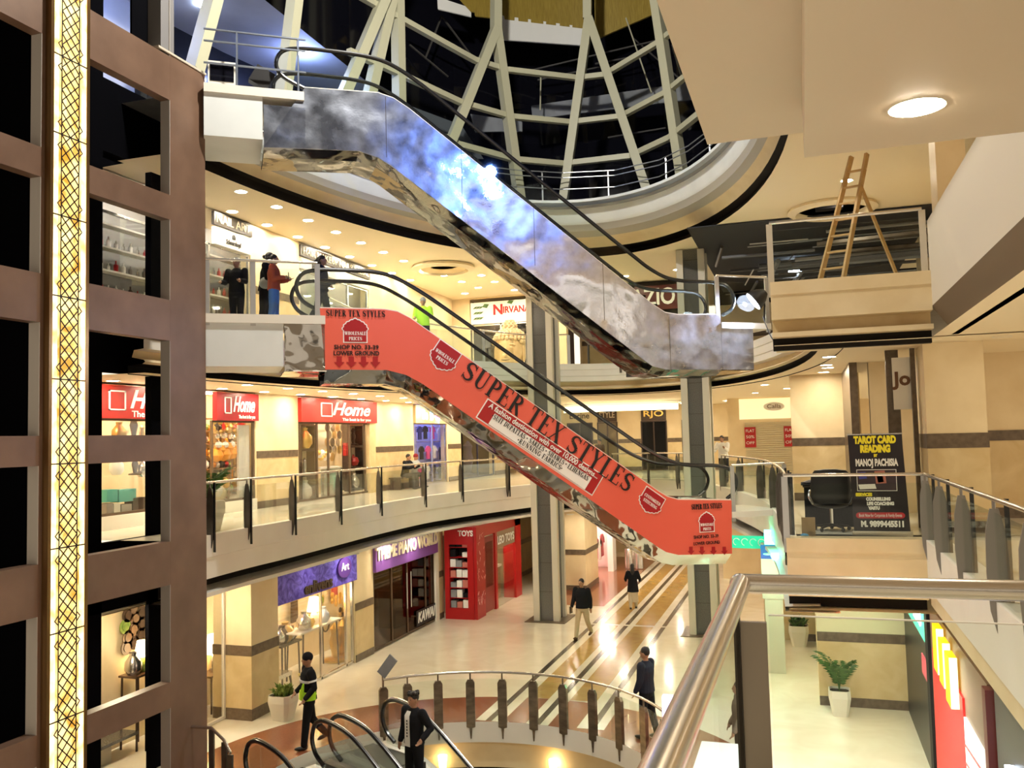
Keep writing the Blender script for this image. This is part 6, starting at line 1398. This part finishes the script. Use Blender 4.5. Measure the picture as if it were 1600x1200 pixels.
person('person in a dark quilted jacket standing outside the round railing', onz(1008, 1011, L0+1.8)-Vector((0, 0, 1.8)), 72, 1.80, cnavy, cblack, ((6, 4), (-6, 8)), ((4, .10, .2), (6, .12, .25)))
person('person with dark hair in a taupe jacket behind the white counter', (-1.25, 16.1, L0), 100, 1.72, fab('taupe', (.20, .16, .12)), cblack, ((0, 0), (3, 4)), ((4, .1, .25), (4, .1, .3)))
# upper level group at the railing
def phone_x(t, w, tp, H, A, jk, hd, S):
    b = MB().cbox((A[0][2]+A[1][2])/2+Vector((0, .05, .07)), (.075, .012, .15)); obj('held_phone', sc(b, S), blackv, t, local=True)
person('person with short dark hair and black jacket standing at the left of the upper railing', (-11.80, 16.55, L2), 190, 1.66, cblack, cblack, ((2, 2), (-2, 4)), ((16, .2, .7), (14, .2, .7)), vox=.014)
person('taller person in dark clothes with a white shoulder bag', (-11.33, 16.95, L2), -75, 1.82, cblack, cblack, ((4, 2), (-3, 5)), ((10, .12, .8), (8, .12, .8)), hair='bun', lean=8, vox=.014, extra=lambda t, w, tp, H, A, jk, hd, S: obj('shoulder_bag', sc(MB().ell(tp(.2, .06, .12), (.07, .15, .13), 12, 8), S), cgreyl, t, True, local=True))
person('person in a rust red jacket and blue jeans holding a phone', (-10.78, 16.45, L2), -70, 1.62, crust, cjean, ((3, 3), (-3, 5)), ((12, .12, .85), (10, .12, .85)), hair='bun', female=True, vox=.014, extra=phone_x)
person('person with a ponytail in dark clothes stepping onto the red escalator', (-9.95, 17.05, L2), -70, 1.66, cnavy, cnavy, ((14, 4), (-14, 18)), ((8, .12, .8), (4, .12, .5)), hair='ponytail', female=True, vox=.014)
person('person in a bright lime jacket at the far upper railing', (-10.6, 24.0, L2), 200, 1.75, clime, cblack, ((0, 0), (3, 4)), ((10, .2, .7), (10, .2, .7)), hat=fab('cap_grey', (.3, .3, .3)), vox=.014)
# middle level
t = thing('seating_bench', 'low bench against the cream wall between the shops', 'bench', (-14.2, 30.2, L1)); obj('seat', MB().box(-14.48, -14.0, 29.4, 31.2, L1+.40, L1+.45), dwood, t)
for y in (29.5, 31.1): obj('leg', MB().box(-14.45, -14.05, y-.04, y+.04, L1, L1+.40), dwood, t)
def seat_at(y): return (-14.18, y, L1+.0)
person('seated person in a black vest and grey sleeves, on the bench between the shops', (-14.12, 30.0, L1), -95, 1.72, cblack, cgrey, ((88, 88), (86, 84)), ((40, .12, .7), (36, .14, .7)), lean=14, vox=.014)
person('seated person with a maroon head wrap and pale jacket, on the bench between the shops', (-14.12, 30.75, L1), -95, 1.68, cgreyl, cgrey, ((88, 86), (86, 88)), ((40, .12, .7), (36, .14, .7)), lean=10, hat=fab('maroon', (.20, .02, .03)), vox=.014)
person('person in a white shirt and dark trousers leaning at the railing before the sweet shop', (-2.75, 32.6, L1), 165, 1.70, cwhite, cnavy, ((0, 0), (3, 4)), ((34, .15, .8), (30, .15, .8)), lean=10, vox=.014)
person('person with dark hair in brown far behind the red escalator', (-8.35, 37.4, L1), 150, 1.66, cbrown, cblack, vox=.016)
person('second far person in grey behind the red escalator', (-9.0, 38.0, L1), 180, 1.62, cgrey, cblack, vox=.016)

# ------------------------------------------------------------ plants
def square_pot(name, label, q, w, h, group=None):
    t = thing(name, label, 'potted plant', q); x, y, z = q; b = MB()
    def rr(s, z, c=.30): return [(x+s*a, y+s*d, z) for a, d in ((-1+c, -1), (1-c, -1), (1, -1+c), (1, 1-c), (1-c, 1), (-1+c, 1), (-1, 1-c), (-1, -1+c))]
    b.rows([rr(w*.30, z), rr(w*.36, z), rr(w*.52, z+h*.72), rr(w*.50, z+h), rr(w*.45, z+h), rr(w*.44, z+h*.9)], True); b.poly(rr(w*.36, z)); obj('pot', b, potw, t); obj('soil', MB().poly(rr(w*.45, z+h*.92)), soil, t); return t
def leaves(b, c, n, r, l, w, up, seed):
    random.seed(seed)
    for i in range(n):
        a = random.uniform(0, 6.283); e = random.uniform(.2, 1.1) if not up else random.uniform(.7, 1.45); L_ = l*random.uniform(.6, 1.15)
        d = Vector((math.cos(a)*math.cos(e), math.sin(a)*math.cos(e), math.sin(e))); q = Vector(c)+Vector((random.uniform(-r, r), random.uniform(-r, r), 0)); s = Vector((-math.sin(a), math.cos(a), 0))*w
        m = q+d*L_*.5+Vector((0, 0, .02)); e2 = q+d*L_-Vector((0, 0, L_*.22)); b.poly([q, m+s, e2, m-s])
def fronds(t, c, n, h, seed, m):
    random.seed(seed)
    for i in range(n):
        a = 2*math.pi*i/n+random.uniform(-.3, .3); hh = h*random.uniform(.55, 1.0); sp = h*random.uniform(.2, .46)
        pts = [Vector(c)+Vector((math.cos(a)*sp*f**1.6, math.sin(a)*sp*f**1.6, hh*(f-.28*f**3))) for f in [j/7 for j in range(8)]]
        b = MB().tube(pts, [.010*(1-.8*j/7) for j in range(8)], 5)
        for j in range(2, 8):
            for s in (-1, 1):
                for o in (0, .5):
                    p = pts[j]*(1-o)+pts[j-1]*o; tg = (pts[j]-pts[j-1]).normalized(); sd = tg.cross(Vector((0, 0, 1))).normalized()*s
                    L_ = h*.20*(1.1-abs(j-4.5)/6); e = p+sd*L_*.8+tg*L_*.6-Vector((0, 0, L_*.35)); w = Vector((0, 0, .012))
                    b.poly([p, (p+e)/2+w+tg*.014, e, (p+e)/2-w-tg*.014])
        obj('frond', b, m, t)
t = square_pot('potted_shrub', 'square white pot with a low yellow green plant beside the square column', onz(421, 1123, L0)+Vector((.32, .05, 0)), .52, .55)
b = MB(); q = onz(421, 1123, L0)+Vector((.32, .05, 0)); leaves(b, (q.x, q.y, q.z+.50), 80, .16, .34, .045, True, 2); obj('foliage', b, leafy, t)
q = onz(331, 832, L1)+Vector((-.35, .35, 0)); t = square_pot('potted_palm', 'tall white pot with a feathery palm behind the railing at the brown tower', q, .55, .62); fronds(t, (q.x, q.y, q.z+.55), 13, 1.15, 4, leafg)
q = onz(1314, 1111, L0)+Vector((-.02, -.28, 0)); t = square_pot('potted_palm', 'white pot with a palm on the pale floor seen through the near glass', q, .43, .54); fronds(t, (q.x, q.y, q.z+.5), 10, 1.25, 9, leafg)
q = onz(1256, 1009, L0)+Vector((-.12, 0, 0)); t = square_pot('potted_shrub', 'white pot with a small dark shrub, seen through the near glass', q, .52, .58); b = MB(); leaves(b, (q.x, q.y, q.z+.54), 90, .15, .36, .045, True, 5); obj('foliage', b, leafg, t)
# ------------------------------------------------------------ tarot corner
t = thing('roll_up_banner', 'black tarot card reading banner stand with yellow heading', 'banner', (1.15, 15.95, L1)); FBN = FR((.745, 15.98, L1+.09), (1, .0), 0)
bw, bh = .84, 1.60
obj('panel', MB(FBN).slabxz([(0, 0), (bw+.03, 0), (bw-.03, bh), (-.03, bh)], 0, .006), plain('banner_black', (.014, .008, .012), .45), t); obj('foot_case', MB(FBN).box(-.03, bw+.06, -.06, .06, -.09, .0), steel, t); obj('top_clip', MB(FBN).box(-.04, bw-.02, -.012, .012, bh, bh+.02), steel, t); obj('support_rod', MB(FBN).tube([(bw/2, .02, 0), (bw/2, .02, bh)], .012, 6), steel, t)
yel = plain('heading_yellow', (.95, .80, .03), .5)
def bnt(s, x, z, size, m, wd, bold=.006): text(s, FBN, x, z, size, m, t, y=-.006, width=wd, bold=bold, name='banner_lettering', ext=.002)
bnt('TAROT CARD', .39, 1.51, .16, yel, .66, .012); bnt('READING', .39, 1.36, .16, yel, .47, .012); bnt('BY', .39, 1.25, .06, yel, .06); bnt('MANOJ PACHISIA', .40, 1.13, .16, whitev, .66, .008)
o = obj('photo_frame', MB(FBN).box(.08, .70, -.006, -.001, .66, 1.02), whitev, t); obj('photo', MB(FBN).box(.09, .69, -.009, -.006, .67, 1.01), plain('photo_dark', (.05, .03, .04), .5), o)
for i, (a, c, z0, z1, m) in enumerate(((.12, .24, .86, .98, plain('card_blue', (.06, .07, .35), .5)), (.38, .54, .78, 1.0, plain('card_red', (.45, .16, .12), .5)), (.12, .38, .69, .78, whitev), (.41, .50, .80, .94, whitev))): obj('photo_card', MB(FBN).slabxz([(a, z0), (c, z0+.01), (c-.02, z1), (a-.02, z1-.01)], -.012, -.009), m, o)
bnt('SERVICES', .18, .60, .07, yel, .26); bnt('COUNSELLING', .40, .525, .07, whitev, .38); bnt('LIFE COACHING', .43, .45, .07, whitev, .42); bnt('VASTU', .33, .375, .07, whitev, .18)
o = obj('booking_strip', MB(FBN).slabxz([(.10+.06*math.cos(a), .255+.05*math.sin(a)) for a in [math.pi/2+math.pi*i/8 for i in range(9)]]+[(.74+.06*math.cos(a), .255+.05*math.sin(a)) for a in [-math.pi/2+math.pi*i/8 for i in range(9)]], -.008, -.001), plain('strip_red', (.50, .03, .04), .5), t)
text('Book Now for Corporate & Family Events', FBN, .42, .255, .075, whitev, o, y=-.012, width=.66, ext=.002); bnt('M. 9899445511', .45, .11, .13, whitev, .66, .008)
# swivel chair and desk
cx, cy = .42, 16.7; t = thing('office_chair', 'black leather swivel chair turned away behind the railing', 'chair', (cx, cy, L1)); lea = mat('black_leather', (.012, .011, .011), .4)
b = MB(); loft(b, [((cx, cy-.16-.03*abs(z-.3), L1+.50+z), rx, .055) for z, rx in ((0, .27), (.06, .32), (.3, .34), (.5, .32), (.58, .26), (.60, .12))], 20); obj('backrest', b, lea, t, True)
b = MB(); b.ell((cx, cy+.12, L1+.46), (.31, .30, .07), 18, 8); obj('seat', b, lea, t, True)
for s in (-1, 1): obj('armrest', MB().tube(smooth([(cx+s*.30, cy-.1, L1+.48), (cx+s*.36, cy-.05, L1+.6), (cx+s*.35, cy+.05, L1+.70), (cx+s*.33, cy+.25, L1+.70)], 4), .025, 8), silver, t, True)
obj('column', MB().tube([(cx, cy+.08, L1+.10), (cx, cy+.08, L1+.42)], .03, 10), steel, t)
for k in range(5):
    a = 2*math.pi*k/5+.3; e = (cx+.30*math.cos(a), cy+.08+.30*math.sin(a), L1+.075); p = obj('base_arm', MB().bar((cx, cy+.08, L1+.12), e, .04, .03), blackv, t); obj('caster', MB().ell((e[0], e[1], L1+.04), (.035, .035, .04), 10, 6), blackv, p, True)
t = thing('reading_desk', 'dark desk with a black cloth behind the swivel chair', 'desk', (.5, 17.6, L1)); obj('desk_top', MB().box(-.05, 1.15, 17.25, 17.95, L1+.74, L1+.78), dwood, t); obj('front_cloth', MB().box(-.03, 1.13, 17.27, 17.30, L1+.02, L1+.74), cblack, t); obj('cloth', MB().box(-.08, .75, 17.2, 17.98, L1+.781, L1+.80), cblack, t)
for x in (0, 1.1): obj('leg', MB().box(x-.03, x+.03, 17.8, 17.9, L1, L1+.74), dwood, t)
b = MB().tube(smooth([(.62, 17.6, L1+.80), (.60, 17.6, L1+.95), (.68, 17.6, L1+1.02), (.76, 17.6, L1+.96), (.70, 17.6, L1+.88)], 4), .022, 6); solo('desk_lamp', b, blackv, 'small curled black ornament on the black desk cloth', 'ornament')
b = MB().lathe([(.25, 0), (.27, .02), (.15, .06), (.02, .08)], (.2, 17.55, L1+.80), 14); solo('paper_stack', b, lea, 'dark bundle on the black desk cloth', 'bundle')
solo('cleaning_cloth', MB().ell((-.05, 15.75, L1+.03), (.07, .05, .03), 10, 6), plain('cloth_blue', (.08, .28, .50), .8), 'small blue cloth on the floor at the corner railing post', 'cloth')
solo('cardboard_sheet', MB().cbox((.02, 15.85, L1+.16), (.22, .03, .32), .1), plain('cardboard', (.36, .25, .13), .8), 'brown cardboard piece leaning behind the corner railing', 'cardboard')
va, vb = ony(1527, 741, 18.6), ony(1547, 741, 18.6); vw = vb.x-va.x
t = thing('blue_sign_stand', 'blue and white sign stand against the cream wall at the right', 'sign', (va.x+vw/2, 18.6, L1)); obj('panel', MB().box(va.x, vb.x, 18.6, 18.64, L1, va.z), plain('stand_blue', (.02, .045, .36), .4), t); obj('top_strip', MB().box(va.x, vb.x, 18.59, 18.6, va.z-.10, va.z), whitev, t)
FSN = FR((va.x, 18.6, va.z), (1, 0)); text('TABLE', FSN, vw/2, -.17, .08, whitev, t, width=vw*.75)
for z in (-.42, -.72): obj('emblem', MB(FSN).slabxz([(vw/2+.11*math.cos(a), z+.12*math.sin(a)) for a in [2*math.pi*i/20 for i in range(20)]], -.012, -.002), whitev, t)
t = thing('wall_sign', 'white hanging sign with brown script beside the dark door frame', 'sign', (1.75, 17.55, .6)); obj('board', MB().box(1.60, 1.92, 17.5, 17.54, .35, 1.30), trimw, t); text('Jo', FR((1.6, 17.5, 0), (1, 0)), .16, .9, .34, plain('letter_brown', (.16, .07, .03), .5), t, bold=.012)
# ------------------------------------------------------------ upper right: ladder, work light
t = thing('wooden_ladder', 'wooden folding ladder standing on the upper right landing', 'ladder', (.9, 17.5, L2)); pw = mat('pale_wood', (.55, .36, .16), .5, var=(.42, .26, .10), scale=6)
A0, A1 = Vector((.55, 17.2, L2)), Vector((1.25, 17.9, 5.25)); sd = Vector((.17, -.05, 0))
for s in (-1, 1): obj('rail', MB().bar(A0+sd*s*1.25, A1+sd*s*.8, .05, .09), pw, t)
for k in range(8): f = (k+.6)/8.6; c = A0+(A1-A0)*f; obj('rung', MB().bar(c-sd*1.1, c+sd*1.1, .07, .03), pw, t)
obj('prop_leg', MB().bar(A1-Vector((0, 0, .6)), (2.0, 18.4, L2), .04, .06), pw, t)
t = thing('work_light', 'round flood lamp with a bright face clamped at the corner of the upper parapet', 'lamp', (-.95, 20.55, 2.55)); ax = Vector((-.78, -.13, -.60)).normalized(); c0 = Vector((-.94, 20.55, 2.96))
b = MB(); b.tube([c0, c0-ax*.04, c0-ax*.22, c0-ax*.34], [.24, .24, .17, .08], 18); obj('housing', b, blackv, t, True); b = MB(); b.tube([c0+ax*.004, c0+ax*.012], .22, 18); obj('lens', b, glow('flood_lens', (.75, .82, 1.), 12), t); obj('bracket', MB().tube([c0-ax*.28, (-.70, 20.62, 2.85), (-.72, 20.62, 2.62), (-.72, 20.62, 2.5)], .02, 6), blackv, t); obj('cable', MB().tube(smooth([(-.75, 20.62, 2.6), (-.62, 20.4, 2.2), (-.5, 20.2, 1.95)], 4), .012, 5), blackv, t)
# top landing clutter
q = FB @ Vector((-1.62, .35, 6.85)); t = thing('old_monitor', 'old boxy screen on a white base on the top landing', 'monitor', q); Fm = FB @ Matrix.Translation((-1.62, .35, 6.85)); obj('case', MB(Fm).box(-.26, .26, 0, .3, .16, .60), trimw, t); obj('screen', MB(Fm).box(-.22, .22, -.012, 0, .20, .56), dglass, t); obj('base', MB(Fm).box(-.24, .24, -.05, .3, 0, .14), trimw, t)
q = FB @ Vector((-.85, .3, 6.85)); t = thing('flood_lamp', 'black flood lamp on a stand on the top landing', 'lamp', q); Fm = FB @ Matrix.Translation((-.85, .3, 6.85)) ; obj('housing', MB(Fm @ Matrix.Translation((0, 0, .3)) @ Matrix.Rotation(.5, 4, 'Y')).box(-.22, .16, -.1, .1, -.18, .18), blackv, t); obj('stand', MB(Fm).box(-.2, .2, -.02, .02, 0, .04).box(-.02, .02, -.02, .02, 0, .3), dsteel, t)
solo('black_bag', MB(FB).ell((-1.2, .4, 6.90), (.16, .14, .05), 10, 6), blackv, 'flat black bag lying on the top landing', 'bag')
t = thing('wicker_lamp', 'hanging wicker lamp at the top left of the gallery', 'lamp', onx(347, 10, -14.2)); q = onx(347, 8, -14.2); obj('lamp_shade', MB().ell(q, (.32, .32, .40), 14, 10), mat('wicker', (.32, .20, .09), .7, bump=.4, bscale=40), t, True); obj('cord', MB().tube([q+Vector((0, 0, .38)), (q.x, q.y, 10.9)], .01, 5), blackv, t)
# speaker on the far ledge, small board on the round railing, wall lights below
solo('ledge_speaker', MB().cbox((-5.35, 29.35, 2.14), (.42, .25, .36), .1), blackv, 'black box fixed to the white upper ledge between the pillars', 'speaker')
t = thing('notice_plate', 'tilted grey notice plate on a rod at the start of the round railing', 'sign', (-8.6, 17.05, L0)); obj('rod', MB().tube([(-8.62, 17.05, L0+.0), (-8.62, 17.05, L0+1.22)], .014, 6), steel, t); obj('plate', MB(FR((-8.5, 17.05, L0+1.34), (1, 0)) @ Matrix.Rotation(-.9, 4, 'Y')).box(-.24, .24, -.015, .015, -.11, .11), greyp, t)
for i, a in enumerate((117, 80)):
    q = Vector((RC[0]+(RR+.10)*math.cos(math.radians(a)), RC[1]+(RR+.10)*math.sin(math.radians(a)), L0-.95)); t = thing('wall_light', ('glowing wall light inside the basement opening, behind the escalator rail', 'glowing wall light inside the basement opening, under the ochre floor stripes')[i], 'wall light', q)
    ctr = Vector((RC[0], RC[1], q.z)); d = (ctr-q).normalized(); obj('shade', MB().lathe([(.07, 0), (.10, .28), (.02, .28)], q+d*.10, 12), glow('sconce_glass', (1., .72, .34), 5), t, True); obj('bracket', MB().box(q.x-.03, q.x+.03, q.y-.08, q.y+.04, q.z+.05, q.z+.12), bronze, t)
